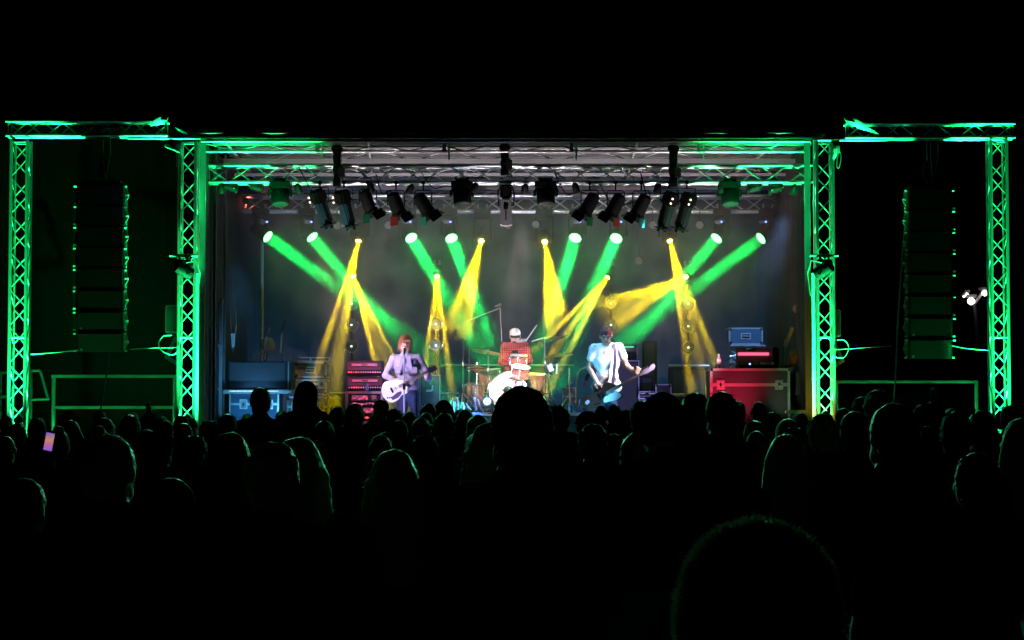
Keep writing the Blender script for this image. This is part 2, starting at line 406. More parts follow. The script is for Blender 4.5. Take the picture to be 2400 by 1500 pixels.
# side uprights and lifting masts of the stage
for s, pxs in ((-1, (474, 503, 527)), (1, (1893, 1886, 1880))):
    for j, px in enumerate(pxs):
        D = (30.6, 31.6, 32.6)[j]; p = W(px, 600, D)
        MB().box((p.x, D - 30.2, (FLOOR + RZ) / 2), ((.085, .04, .035)[j], .06, RZ - FLOOR), bev=.006).build("corner_post", DPOST, st)
    D = 32.4; x0, x1 = (W(482, 0, D).x, W(528, 0, D).x) if s < 0 else (W(1886, 0, D).x, W(1903, 0, D).x)
    zt = zz(706, D)
    mf = MB().box(((x0 + x1) / 2, D - 30.2, zt), (abs(x1 - x0), .08, .06), bev=.005).build("mast_frame", STEEL, st)
    for xx in (x0 + .03, (x0 + x1) / 2 - .02, x1 - .03):
        MB().box((xx, D - 30.2 - .05, (FLOOR + zt) / 2), (.05 if xx != (x0 + x1) / 2 - .02 else .09, .05, zt - FLOOR), bev=.005).build("mast_rail", STEEL, mf)
    for zz_ in (zz(810, D), zz(912, D)):
        MB().box(((x0 + x1) / 2, D - 30.2 - .09, zz_), (abs(x1 - x0), .03, .045), bev=.004).build("mast_bar", STEEL, mf)
    MB().cyl((x0 + .15 * s * -1, D - 30.35, zt - .12), (x0 + .15 * s * -1, D - 30.25, zt - .12), .07, 16).build("pulley", ALU, mf)
    # side cloth
    xs = (xl - .02) if s < 0 else (xr + .02)
    b = MB(); vs = [(xs + .015 * math.sin(i * 1.3), .8 + i * .12, z) for z in (FLOOR, RZ - .05) for i in range(54)]
    b.add(vs, [(i, i + 1, 55 + i, 54 + i) for i in range(53)]); b.build("side_cloth", CLOTH, st)

# ------------------------------------------------------------------ box truss
def truss(t, a, b, w=.24, pitch=.25, rc=.024, rb=.0105, up=Vector((0, 0, 1)), start=0, rungs=True):
    """four chords and zigzag braces on every face, all children of t (t.location is the origin)"""
    a, b = Vector(a), Vector(b); d = (b - a); L = d.length; d.normalize()
    if abs(d.dot(up)) > .9: up = Vector((0, 1, 0))
    x = d.cross(up).normalized(); y = x.cross(d).normalized(); h = w / 2
    c = [a + x * sx * h + y * sy * h for sx, sy in ((-1, -1), (1, -1), (1, 1), (-1, 1))]
    for p in c: rod("chord", p, p + d * L, rc, t)
    n = max(2, round(L / pitch)); st_ = L / n
    for f in range(4):
        p, q = c[f], c[(f + 1) % 4]
        for i in range(n):
            u, v = (p, q) if (i + f + start) % 2 == 0 else (q, p)
            rod("brace", u + d * st_ * (i + .03), v + d * st_ * (i + .97), rb, t)
        if rungs:
            for s_ in (.03, L - .03): rod("end_rung", p + d * s_, q + d * s_, rb, t)
G1 = "square truss towers holding up the green wings"
def tower(px, py_top, label, z0=0., pxb=None):
    p = W(px, py_top, DT); t = thing("truss_tower", label, "truss tower", (p.x, DT, 0), 0, G1)
    truss(t, (0, 0, .05), (0, 0, p.z), .225, .262)
    MB().box((0, 0, .02), (.5, .5, .04), bev=.005).build("base_plate", STEEL, t)
    for s in (-1, 1): rod("joint_ring", (-.13, s * .1125, p.z * .5), (.13, s * .1125, p.z * .5), .012, t)
    return t, p
TW = []
for px, py, lab in ((50, 330, "outermost truss tower on the left, glowing green beside the railing"),
                    (443, 330, "truss tower at the left corner of the stage with a blue-lit pole"),
                    (1930, 330, "truss tower at the right corner of the stage with yellow light low down"),
                    (2336, 330, "outermost truss tower on the right, green, in front of the street lamps")):
    TW.append(tower(px, py, lab))
def bar(x0, x1, y0, y1, lab, loX=None):
    yc = (y0 + y1) / 2; a, b = W(x0, yc, DT), W(x1, yc, DT)
    t = thing("truss_beam", lab, "truss beam", (a.x, DT, a.z), 0, "truss beams over the speaker bays")
    truss(t, (0, 0, 0), (b.x - a.x, 0, b.z - a.z), .20, .26)
    return t, a, b
bar(18, 395, 286, 319, "green lit truss beam over the left hanging speakers")
bar(1980, 2376, 291, 324, "green lit truss beam over the right hanging speakers")
for s, (x0, x1, y) in enumerate(((300, 470, 324), (1905, 2080, 328))):      # splice tubes towards the stage roof
    a, b = W(x0, y, DT - .05), W(x1, y, DT - .05)
    o = MB().cyl((0, 0, 0), b - a, .02, 10).build("splice_tube", ALU); o.location = a
    tag(o, ("left", "right")[s] + " aluminium tube joining the truss beam to the stage roof corner", "tube", "splice tubes")
def lx(x0, x1, yc, D, lab, dist=.245, pitch=.36):
    a, b = W(x0, yc, D), W(x1, yc, D)
    t = thing("lighting_truss", lab, "lighting truss", (a.x, D, a.z), 0, "lighting trusses across the stage")
    truss(t, (0, 0, 0), (b.x - a.x, 0, 0), dist, pitch, .026, .0125); return t
lx(482, 1902, 409, DL1, "front lighting truss carrying the black lamps under the roof")
lx(570, 1846, 478, DL2, "rear lighting truss, paler, carrying the green and yellow beam lights")
# black cable-and-hoist drops from the roof to the front truss
for px, py1 in ((790, 436), (1183, 410), (1578, 436)):
    a = W(px, 322, 30.9); c = W(px, py1, 30.9)
    t = thing("chain_hoist", {790: "left", 1183: "middle", 1578: "right"}[px] + " black chain hoist hanging from the roof to the front truss", "hoist", (a.x, 30.95, c.z), 0, "black hoists on the front truss")
    hh = a.z - c.z; b = MB()
    prof = [(.06 + .007 * math.sin(i * 1.7) + .005 * math.sin(i * 3.9), i * hh / 14) for i in range(15)]
    b.lathe(prof, n=12); b.build("cable_sleeve", BLACK, t)
    MB().box((0, -.02, hh * .75), (.16, .14, .12), bev=.02).build("motor", BLACKG, t)
    MB().box((.05, 0, hh * .28), (.12, .14, .2), bev=.03).build("chain_bag", RUBBER, t)
    rod("chain", (.06, -.06, 0), (.06, -.06, hh), .006, t, STEEL)
# poles under the rear truss
for px, pt in ((615, 500), (1840, 500)):
    a = W(px, pt, 34.9); o = thing("support_pole", ("left" if px < 1200 else "right") + " pale pole holding up the end of the rear lighting truss", "pole", (a.x, 34.9, FLOOR), 0, "poles under the rear truss")
    MB().cyl((0, 0, 0), (0, 0, a.z - FLOOR), .028, 12).build("shaft", WHITEP, o)
    MB().box((0, 0, .01), (.4, .4, .02)).build("foot", STEEL, o)

# canvas scraps on the truss corners
def scrap(pts, D, lab):
    ps = [W(x, y, D) for x, y in pts]; o0 = ps[0].copy(); c = sum(ps, Vector()) / len(ps); vs = [c - o0] + [p - o0 for p in ps]; n = len(ps)
    for i, v in enumerate(vs): v.y += .05 * math.sin(i * 2.1)
    o = MB().add(vs, [(0, 1 + i, 1 + (i + 1) % n) for i in range(n)]).build("canvas_scrap", TARP); o.location = o0
    so = o.modifiers.new("t", 'SOLIDIFY'); so.thickness = .006
    tag(o, lab, "canvas", "loose canvas corners of the roof")
scrap([(394, 262), (372, 272), (352, 296), (372, 292), (394, 283)], 29.8, "pointed green canvas corner sticking up from the left truss beam")
scrap([(383, 343), (398, 326), (424, 328), (424, 360), (404, 352)], 29.8, "crumpled green canvas flap hanging under the left stage corner")
scrap([(1978, 262), (2003, 277), (2060, 315), (2012, 300), (1979, 283)], 29.8, "long green canvas strip slanting over the right truss beam")
scrap([(1953, 328), (1968, 328), (1968, 358), (1953, 376)], 29.8, "green canvas flap hanging under the right stage corner")
scrap([(408, 297), (430, 306), (440, 314), (424, 311)], 29.8, "thin canvas end curling up at the left roof corner")
def cord(pts, r, m, lab, nm="cord", cat="cord", sm=True, grp=None):
    ps = [W(*p) for p in pts]
    if sm:
        out = []
        P4 = [ps[0]] + ps + [ps[-1]]
        for i in range(1, len(P4) - 2):
            for k in range(8):
                t = k / 8; a, b, c, d = P4[i - 1:i + 3]
                out.append(.5 * ((2 * b) + (c - a) * t + (2 * a - 5 * b + 4 * c - d) * t * t + (3 * b - a - 3 * c + d) * t ** 3))
        ps = out + [ps[-1]]
    o0 = ps[0].copy(); o = MB().tube([p - o0 for p in ps], r, 6).build(nm, m); o.location = o0
    tag(o, lab, cat, grp); return o
cord([(413, 355, 29.8), (415, 375, 29.8), (413, 392, 29.8)], .006, WCABLE, "short loose strap dangling from the left canvas flap")
cord([(1966, 350, 29.8), (1971, 368, 29.8), (1967, 392, 29.8), (1962, 392, 29.8), (1962, 375, 29.8), (1966, 352, 29.8)], .007, WCABLE, "looped strap dangling from the right canvas flap")

# ------------------------------------------------------------------ line arrays
def line_array(px0, px1, ytop, ybot, s, lab):
    D = DT + .1; a = W(px0, ytop, D); b = W(px1, ybot, D); w_ = abs(b.x - a.x) * .88; n = 8; H = a.z - b.z
    side_w = .06
    cx = (a.x + b.x) / 2 - s * .03
    t = thing("line_array", lab, "hanging speakers", (cx, D, b.z), 0, "curved columns of hanging speakers")
    z = H; y = 0.; ang = [0, 0, 0, 1, 4, 7, 10, 13]; hb = H / n
    for i in range(n):
        q = Matrix.Rotation(R(ang[i]), 4, 'X')
        h = hb * 1.0
        M = T(0, y, z - h / 2) @ q
        cab = MB()
        cab.prism([(-w_ / 2, -h / 2 + .01), (w_ / 2, -h / 2 + .01), (w_ / 2, h / 2 - .01), (-w_ / 2, h / 2 - .01)], -.2, .2)
        o = cab.build("cabinet", TOLEX, t, False, M)
        MB().box((0, -.206, 0), (w_ - .03, .012, h - .035), bev=.003).build("grille", GRILLE, o)
        for sx in (-1, 1):
            MB().box((sx * (w_ / 2 + .012), -.1, 0), (.024, .1, h * .8), bev=.003).build("rigging_plate", STEEL if sx == s else BLACK, o)
            for dz in (-.42, .42):
                MB().cyl((sx * (w_ / 2 + .02), -.17, dz * h), (sx * (w_ / 2 + .055), -.17, dz * h), .013, 8).build("pin", WHITEP, o)
            if sx == s:
                MB().cyl((sx * (w_ / 2 + .02), -.12, 0), (sx * (w_ / 2 + .075), -.12, 0), .012, 8).build("pin", WHITEP, o)
                MB().prism([(sx * (w_ / 2 + .02), -h * .3), (sx * (w_ / 2 + .07), -h * .1), (sx * (w_ / 2 + .05), h * .25), (sx * (w_ / 2 + .02), h * .38)], -.12, -.09).build("handle", STEEL, o, False)
        if i >= 6: MB().box((-w_ / 2 + .06, -.214, -h / 2 + .05), (.028, .006, .028)).build("badge", WHITEP, o, False)
        z -= h * math.cos(R(ang[i])); y += h * math.sin(R(ang[i])) * .6
    MB().box((0, 0, H + .03), (w_ * .9, .5, .05), bev=.005).build("fly_frame", BLACK, t)
    top = W(262, 318, DT).z if px0 < 1200 else W(0, 322, DT).z
    MB().box((.0, 0, (top + b.z + H) / 2 - b.z - .1), (.12, .13, .3), bev=.03).build("hoist_motor", BLACK, t)
    rod("chain", (0, 0, H + .03), (0, 0, top - b.z), .007, t, STEEL)
    lx_ = .1 * s * 0 + .06
    for dx in (-.03, .06):
        pts = [(lx_ + dx, -.13, top - b.z + .04), (lx_ + dx * 1.2, -.15, (top - b.z + H) / 2 + .1), (lx_, -.12, H + .08)]
        MB().tube(pts, .008, 6).build("sling", WCABLE, t)
    MB().torus((0, 0, 0), .05, .008, T(lx_ + .015, -.06, top - b.z + .06) @ Matrix.Rotation(R(90), 4, 'X')).build("sling_eye", WCABLE, t)
    return t
line_array(186, 303, 436, 822, 1, "column of hanging speakers in the left bay with its lower boxes lit dim green")
line_array(2112, 2228, 446, 838, -1, "column of hanging speakers in the right bay above the dark van roof")
cord([(256, 824, 30.1), (252, 860, 30.1), (240, 940, 30.1), (229, 985, 30.1)], .012, RUBBER, "dark cable hanging from the bottom of the left speaker column", "cable", "cable")
MATS['rubber_cable'].node_tree.nodes["Principled BSDF"].inputs["Roughness"].default_value = .4
cord([(2125, 470, 30.05), (2112, 640, 29.95), (2104, 760, 29.95), (2100, 860, 29.95), (2094, 945, 29.95)], .011, GREYP, "grey cable running down beside the right speaker column", "cable", "cable")
cord([(72, 831, 29.85), (120, 827, 29.9), (188, 820, 30.)], .008, WCABLE, "thin pale guy line from the outer left tower to the speakers", "guy_line", "rope")
cord([(305, 819, 30.), (360, 816, 29.9), (420, 815, 29.85)], .004, WCABLE, "faint guy line from the left speakers to the stage corner tower", "guy_line", "rope")
cord([(2222, 808, 30.), (2260, 816, 29.9), (2315, 821, 29.85)], .008, WCABLE, "thin pale guy line from the right speakers to the outer tower", "guy_line", "rope")
cord([(1955, 820, 29.85), (2000, 817, 29.9), (2090, 811, 30.)], .005, WCABLE, "faint guy line from the right stage corner to the speakers", "guy_line", "rope")
cord([(402, 786, 29.7), (383, 788, 29.7), (372, 806, 29.7), (382, 824, 29.7), (405, 831, 29.7), (416, 824, 29.7)], .009, WCABLE, "coil of pale cable hanging on the left stage corner tower", "cable_coil", "cable")
cord([(1962, 797, 29.7), (1980, 798, 29.7), (1989, 815, 29.7), (1980, 836, 29.7), (1962, 838, 29.7), (1953, 832, 29.7)], .009, WCABLE, "coil of pale cable hanging on the right stage corner tower", "cable_coil", "cable")

# ------------------------------------------------------------------ railings beside the stage
RAILM = mat("galvanised_rail", (.5, .51, .52), .45, .3, .15, 8, .1)
def railing(lab, D, posts, rails, diag=()):
    o0 = W(posts[0][0], posts[0][2], D); t = thing("railing", lab, "railing", (o0.x, D, 0), 0, "metal railings beside the stage")
    for px, y0, y1 in posts:
        a, b = W(px, y0, D), W(px, y1, D); rod("post", (a.x - o0.x, 0, a.z), (b.x - o0.x, 0, 0.0), .03, t, RAILM)
    for x0, y0, x1, y1 in rails:
        a, b = W(x0, y0, D), W(x1, y1, D)
        MB().box(((a.x + b.x) / 2 - o0.x, -.035, (a.z + b.z) / 2), (b.x - a.x, .03, .045), Matrix.Identity(4), bev=.006).build("rail", RAILM, t)
    return t
railing("long green lit railing under the left hanging speakers", 32., [(126, 878, 985), (410, 880, 985)], [(122, 882, 415, 882), (124, 955, 412, 955)])
railing("long green lit railing under the right hanging speakers", 32., [(2288, 893, 985), (1960, 893, 985)], [(1950, 894, 2292, 896)])
railing("short gate frame standing behind the outer left tower", 33., [(72, 868, 985), (0, 872, 985)], [(0, 875, 40, 873), (2, 930, 30, 930)])
for a, b, lab in (((72, 868), (94, 868), "x"), ):
    t = thing("folded_gate", "slanting metal gate leaf leaning beside the outer left tower", "gate", W(70, 936, 33.) * Vector((1, 1, 0)) if False else Vector((W(70, 936, 33).x, 33., 0)))
    o0 = t.location
    for p, q in (((72, 868), (94, 868)), ((94, 868), (113, 935)), ((72, 937), (115, 935)), ((72, 868), (72, 985))):
        u, v = W(*p, 32.6), W(*q, 32.6); rod("bar", u - o0, v - o0, .022, t, RAILM)
# dark cloth at the back of the left bay, box speakers behind the corner towers
o = folds(W(0, 0, 35.5).x - .5, W(430, 0, 35.5).x, 0, 6.5, 35.5, 90, .02).build("wing_cloth", CLOTH)
tag(o, "dark cloth wall closing the left bay behind the railing", "backdrop cloth")
for s, x0, x1, y0, y1, lab in ((1, 391, 421, 716, 781, "left"), (-1, 1950, 1968, 726, 790, "right")):
    D = 30.6; a, b = W(x0, y0, D), W(x1, y1, D); t = thing("side_speaker", f"small flat speaker box mounted behind the {lab} stage corner tower", "speaker", ((a.x + b.x) / 2, D, b.z), 0, "small speakers on the corner towers")
    MB().box((0, 0, (a.z - b.z) / 2), (b.x - a.x, .25, a.z - b.z), bev=.012).build("cabinet", GREYP, t)
    MB().box((0, -.13, (a.z - b.z) / 2), ((b.x - a.x) * .85, .01, (a.z - b.z) * .9), bev=.003).build("grille", GRILLE, t)
    MB().prism([(-.12 * s, -.35), (.02 * s, -.05), (.05 * s, -.08), (-.06 * s, -.33), (.06 * s, -.42), (.06 * s, -.47)], -.05, .05).build("bracket", GREYP, t, False)
# ------------------------------------------------------------------ lamps
MINT = (.01, 1., .19)
GREEN, YEL, WARM, BLUE, RED, PINK = (.0, 1., .11), (1., .65, .0), (1., .82, .6), (.05, .2, 1.), (1., .02, .06), (1., .25, .55)
E_GREEN = emis("green_lens", (.16, 1, .22), 7); E_YEL = emis("yellow_lens", (1, .62, .06), 40); E_BLUE = emis("blue_indicator", (.12, .2, 1), 9)
E_WHITE = emis("white_lamp", (1, .9, .85), 30); E_BW = emis("blue_white_lens", (.35, .6, 1), 14); E_DIM = emis("dim_filament", (.75, .88, 1), 4)
E_DOT = emis("indicator_white", (1, .8, .6), 3); E_PINK = emis("pink_glow", (1, .15, .3), 1.2); E_RED = emis("red_indicator", (1, .05, .08), 3)
LENS = mat("dark_lens", (.05, .05, .055), .12, .2, .1, 10)
FACE = mat("led_face", (.16, .15, .15), .3, .3, .2, 60)

def mover(label, p, target, r, lens, group, hang=True, lr=.93, name="moving_head", htop=None):
    """moving head: hanging (or standing) base, yoke with two arms, barrel head aimed at target; p is the lens centre"""
    p = Vector(p); d = (Vector(target) - p).normalized(); L = r * 2.1
    pivot = p - d * L * .75
    up = 1 if hang else -1
    zb = (htop if htop is not None else pivot.z + up * (r * 2.6))
    t = thing(name, label, "stage light", (pivot.x, pivot.y, zb), 0, group)
    q = pivot - t.location
    MB().box((0, 0, -up * .05), (r * 2.5, r * 2.2, .1), bev=.012).build("base", BLACK, t)
    side = Vector((d.y, -d.x, 0)); side = side.normalized() if side.length > .1 else Vector((1, 0, 0))
    yaw = math.atan2(side.y, side.x); My = T(q.x, q.y, 0) @ Matrix.Rotation(yaw, 4, 'Z')
    yk = MB(); yk.box((0, 0, -up * .13), (r * 2.7, r * .9, .05), bev=.01)
    for s in (-1, 1): yk.box((s * r * 1.3, 0, (q.z - up * .13) / 2 - up * .03), (r * .28, r * .8, abs(q.z) - .06), bev=.012)
    yk.build("yoke", BLACK, t, True, My)
    MH = T(q) @ aim(d)
    hd = MB().lathe([(r * .3, -L * .75), (r * .8, -L * .7), (r * 1., -L * .3), (r * 1.08, L * .1), (r * 1.08, L * .62), (r * 1.0, L * .72), (r * .96, L * .74)], n=20).build("head", BLACK, t, True, MH)
    MB().lathe([(r * lr, L * .742), (r * lr * .95, L * .752), (r * lr * .4, L * .77), (.001, L * .775)], n=20).build("lens", lens, hd, True)
    for s in (-1, 1): MB().box((s * r * .7, 0, up * .04), (.035, .06, .09), bev=.008).build("clamp", ALU, t)
    return t

# green washes and yellow beams hung from the rear truss
ZT2 = zz(497, DL2)
GREENS = [((628, 555), (790, 672), 33.6), ((732, 556), (815, 655), 33.8), ((964, 558), (1050, 700), 33.2), ((1058, 559), (1135, 760), 32.9),
          ((1348, 558), (1298, 720), 33.1), ((1444, 559), (1392, 680), 33.2), ((1679, 559), (1590, 665), 33.7), ((1783, 559), (1605, 690), 33.6)]
gl = ["far left", "second from the left", "third, above the singer's guitar side", "fourth, left of the centre light", "fifth, right of the drummer's cap", "sixth, above the bassist", "seventh, near the right tower", "far right"]
LENSP = []
for i, (a, b, De) in enumerate(GREENS):
    p = W(*a, 34.2); e = W(*b, De)
    t = mover(f"green wash light on the rear truss, {gl[i]}", p, e, .105, E_GREEN, "green wash lights on the rear truss", htop=ZT2 + .02)
    d = (e - p).normalized()
    light('AREA', p + d * .03, e, GREEN, 24, t, size=.19, spread=6., name="green_beam")
    light('SPOT', p + d * .04, e, GREEN, 16, t, cone=150, blend=1, rad=.09, name="green_spill")
    q = W(a[0] - (2 if a[0] < 1200 else -12), 520, 34.1)
    MB().cyl((0, 0, 0), (0, -.015, 0), .013, 8).build("indicator", E_BLUE, t, True, T(q - t.location))
    MB().box((0, .02, 0), (.1, .04, .05), bev=.008).build("display", GREYP, t, True, T(q - t.location + Vector((-.06, 0, 0))))
YELS = [((840, 565), [(748, 850), (782, 860), (800, 845)], 32.9, 34.2), ((1128, 565), [(1062, 735), (1083, 740), (1100, 745)], 32.0, 34.2),
        ((1277, 567), [(1285, 735), (1297, 722), (1313, 712)], 32.0, 34.2), ((1570, 565), [(1605, 800), (1635, 815), (1668, 830)], 32.9, 34.2),
        ((828, 648), [(868, 800), (893, 820), (925, 845)], 34.0, 35.), ((1024, 648), [(998, 850), (1022, 862), (1050, 850)], 33.9, 35.),
        ((1424, 650), [(1275, 800), (1296, 825), (1322, 845)], 34.0, 35.), ((1607, 649), [(1435, 705), (1445, 728), (1460, 750)], 32.0, 35.)]
yl = ["left of the singer", "just left of the centre", "just right of the centre", "over the right flight case",
      "above the amplifier stack", "behind the singer", "behind the bassist", "right of the bassist"]
for i, (a, es, De, D0) in enumerate(YELS):
    p = W(*a, D0); tops = i < 4
    t = mover((f"yellow beam moving head on the rear truss, {yl[i]}" if tops else f"yellow beam moving head topping the lamp tower {yl[i]}"),
              p, W(*es[1], De), .105 if tops else .06, E_YEL, "yellow beam lights on the rear truss" if tops else "yellow beam lights on the lamp towers", htop=ZT2 + .02 if tops else p.z + .19, lr=.4 if tops else .6)
    for j, e in enumerate(es):
        e = W(*e, De); d = (e - p).normalized()
        light('AREA', p + d * .03, e, YEL, (17., 13., 17.)[j] * (.5 if i == 7 else .8 if i in (1, 2) else 1), t, size=.05, spread=(4.2, 6., 4.2)[j], name="yellow_beam")
    light('POINT', p + (W(*es[1], De) - p).normalized() * .1, None, YEL, 1.2, t, rad=.03, name="yellow_spill")

# lamp towers with round four-lamp clusters
for px, ys, lab in ((825, (712, 762, 812), "above the amplifier stack"), (1022, (760, 810), "behind the singer"),
                    (1431, (712, 762), "behind the bassist's head"), (1612, (712, 765, 815, 868), "right of the bass headstock")):
    D = 35.1; a = W(px, 668, D); t = thing("lamp_tower", f"slim black tower of round lamp clusters {lab}", "lamp tower", (a.x, D, FLOOR), 0, "lamp towers at the back")
    MB().cyl((0, .03, 0), (0, .03, a.z - FLOOR), .022, 10).build("pole", BLACK, t)
    MB().box((0, .03, .015), (.6, .6, .03), bev=.005).build("foot", BLACK, t)
    for y in ys:
        q = W(px, y, D); q = Vector((0, -.05, q.z - FLOOR)); M = T(q) @ aim((0, -1, 0))
        c = MB().lathe([(.05, -.06), (.1, -.04), (.108, .0), (.1, .012)], n=24).build("cluster", BLACKG, t, True, M)
        MB().torus((0, 0, .012), .1, .008).build("ring", CHROME, c)
        MB().lathe([(.09, .0125), (.085, .02), (.03, .03), (.001, .032)], n=20).build("lens", mat("blue_glass", (.1, .16, .25), .12, .3, .3, 30), c)
        MB().cyl((0, 0, .03), (0, 0, .04), .014, 10).build("led", E_DIM, c)
        for k in range(4):
            an = k * math.pi / 2 + .35
            MB().cyl((.115 * math.cos(an), .115 * math.sin(an), 0), (.115 * math.cos(an), .115 * math.sin(an), .03), .018, 8).build("lug", CHROME, c)

# front truss: black moving heads, pars with barn doors, profile spots
ZT1 = zz(430, DL1)
lab1 = {657: "left end", 1084: "left of the centre", 1280: "right of the centre", 1712: "right end"}
for px in (657, 1084, 1280, 1712):
    p = W(px, 480, DL1 - .25)
    mover(f"unlit black moving head under the front truss, {lab1[px]}", p, p + Vector((.05, -.25, -1)), .125, LENS, "black moving heads under the front truss", htop=ZT1)
def clamp_hang(t, x, ztop, z):
    rod("hook", (x, 0, z), (x, 0, ztop), .012, t, BLACK)
    MB().box((x, 0, ztop - .01), (.05, .07, .05), bev=.008).build("clamp", BLACK, t)
GEL = {"teal": mat("teal_gel", (.02, .22, .2), .4, 0, .1, 4), "red": mat("red_gel", (.35, .03, .03), .4, 0, .1, 4), "green": mat("green_gel", (.02, .2, .1), .4, 0, .1, 4)}
def par(px, py, dx, gel, label):
    D = DL1 - .2; p = W(px, py, D); t = thing("par_can", label, "stage light", (p.x, D, p.z), 0, "short black lamps under the front truss")
    d = Vector((dx, .25, -.8)).normalized()   # body axis, lens end pointing down and upstage
    M = aim(d)
    MB().lathe([(.05, -.17), (.09, -.15), (.1, -.05), (.105, .12), (.115, .13), (.115, .16), (.10, .16)], n=20).build("can", BLACK, t, True, M)
    MB().lathe([(.098, .161), (.05, .165), (.001, .166)], n=18).build("lens", LENS, t, True, M)
    for k in range(4):
        an = k * math.pi / 2; q = M @ Matrix.Rotation(an, 4, 'Z') @ T(.11, 0, .16) @ Matrix.Rotation(R(28), 4, 'Y')
        MB().prism([(-.004, 0), (.004, 0), (.004, .13), (-.004, .13)], -.09, .09).build("barn_door", BLACK if k != 3 else GEL[gel], t, False, q)
    hz = ZT1 - p.z
    yb = MB(); yb.tube([(-.125, 0, -.02), (-.125, 0, hz * .55), (-.1, 0, hz * .62), (.1, 0, hz * .62), (.125, 0, hz * .55), (.125, 0, -.02)], .009, 6); yb.build("yoke", BLACK, t)
    clamp_hang(t, 0, hz, hz * .62)
for px, py, dx, g, l in ((862, 472, .35, "green", "short lamp left of the left hoist group, tilted right"), (928, 478, .3, "red", "short lamp with a reddish flap left of the centre"),
                      (992, 478, .5, "teal", "short lamp with green flap nearest the left centre moving head"), (1382, 478, -.45, "green", "short lamp right of the centre moving head, tilted left"),
                      (1443, 480, -.4, "red", "short lamp with red filter above the bassist"), (1503, 482, -.4, "teal", "short lamp with red and green flaps beside the right profile spots")):
    par(px, py, dx, g, l)
def profile(px, py, dx, label, m):
    D = DL1 - .25; p = W(px, py, D); t = thing("profile_spot", label, "stage light", (p.x, D, p.z), 0, "long profile spots under the front truss")
    M = aim(Vector((dx, .25, -1)))
    MB().box((0, 0, -.08), (.2, .2, .2), bev=.03).build("lamp_house", BLACK, t, True, M)
    MB().box((0, 0, .17), (.15, .15, .34), bev=.02).build("barrel", m, t, True, M)
    for s in (-1, 1): MB().box((s * .078, 0, .2), (.012, .05, .44), bev=.003).build("fin", BLACK, t, True, M)
    MB().box((0, 0, .37), (.19, .19, .02), bev=.004).build("gel_frame", m, t, True, M)
    for k, (x, y) in enumerate(((.09, -.1), (.1, -.03))): MB().cyl((x, -.1, y), (x, -.115, y), .013, 8).build("knob", E_DOT, t, True, M)
    hz = ZT1 - p.z; MB().tube([(-.12, 0, 0), (-.12, 0, hz * .7), (.12, 0, hz * .7), (.12, 0, 0)], .009, 6).build("yoke", BLACK, t)
    clamp_hang(t, 0, hz, hz * .7)
TEALH = mat("teal_lit_housing", (.03, .10, .12), .45, .1, .2, 10); DKG = mat("dark_green_housing", (.025, .06, .045), .45, .1, .2, 10)  # teal light on the left profile spots is put into their base colour
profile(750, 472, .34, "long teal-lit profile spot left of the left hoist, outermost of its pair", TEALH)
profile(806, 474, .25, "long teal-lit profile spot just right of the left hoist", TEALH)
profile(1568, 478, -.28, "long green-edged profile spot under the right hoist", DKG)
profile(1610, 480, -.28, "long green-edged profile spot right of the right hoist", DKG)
for px, py, l in ((540, 438, "round shiny lamp at the left end of the front truss, nearest the tower"), (600, 438, "tilted round lamp beside the left end moving head"),
                  (1768, 440, "round shiny lamp right of the right end moving head"), (1818, 442, "round shiny lamp at the right end of the front truss")):
    p = W(px, py, DL1); t = thing("round_lamp", l, "stage light", tuple(p), 0, "round lamps at the truss ends")
    M = aim(Vector((.3 if px > 1200 else -.3, -.25, -1)))
    MB().lathe([(.03, -.12), (.09, -.09), (.125, -.01), (.125, .03), (.115, .035)], n=24).build("bowl", BLACKG, t, True, M)
    MB().lathe([(.113, .03), (.06, .04), (.001, .043)], n=20).build("lens", LENS, t, True, M)
    for k in range(4): MB().cyl((.1 * math.cos(k * 1.57), .1 * math.sin(k * 1.57), -.06), (.12 * math.cos(k * 1.57), .12 * math.sin(k * 1.57), .04), .008, 6).build("rib", GREYP, t, True, M)
    light('SPOT', p + Vector((0, -.15, -.06)), (p.x * .2, 0, 1.6), (.14, 1, .5), 3300, t, cone=26, blend=1, rad=.12, name='added_audience_light')  # green light added to these unlit lamps to rim the crowd's hair
    light('SPOT', p + Vector((0, -.15, -.06)), (p.x * .6, 14, 1.2), (.1, 1, .45), 260, t, cone=70, blend=1, rad=.12, name='added_audience_light')
    clamp_hang(t, 0, .1, .05)
for (x0, y0), (x1, y1), dp, l in (((700, 392), (845, 470), 40, "black cable looping from the front truss to the lamps left of the middle"), ((1405, 430), (1505, 470), 34, "black cable hanging among the short lamps right of the middle"),
                                  ((1500, 400), (1560, 480), 30, "black cable drooping beside the right profile spots"), ((880, 405), (925, 455), 22, "black cable sagging over the second short lamp"), ((1300, 405), (1380, 455), 24, "black cable sagging right of the right centre moving head"), ((985, 400), (1075, 440), 20, "black cable sagging left of the left centre moving head")):
    D = DL1 - .2
    cord([(x0, y0, D), ((x0 * 2 + x1) / 3, (y0 + y1) / 2 + dp, D), ((x0 + x1 * 2) / 3, (y0 + y1) / 2 + dp * .8, D), (x1, y1, D)], .008, BLACK, l, "lamp_cable", "cable", True, "cables on the front truss")
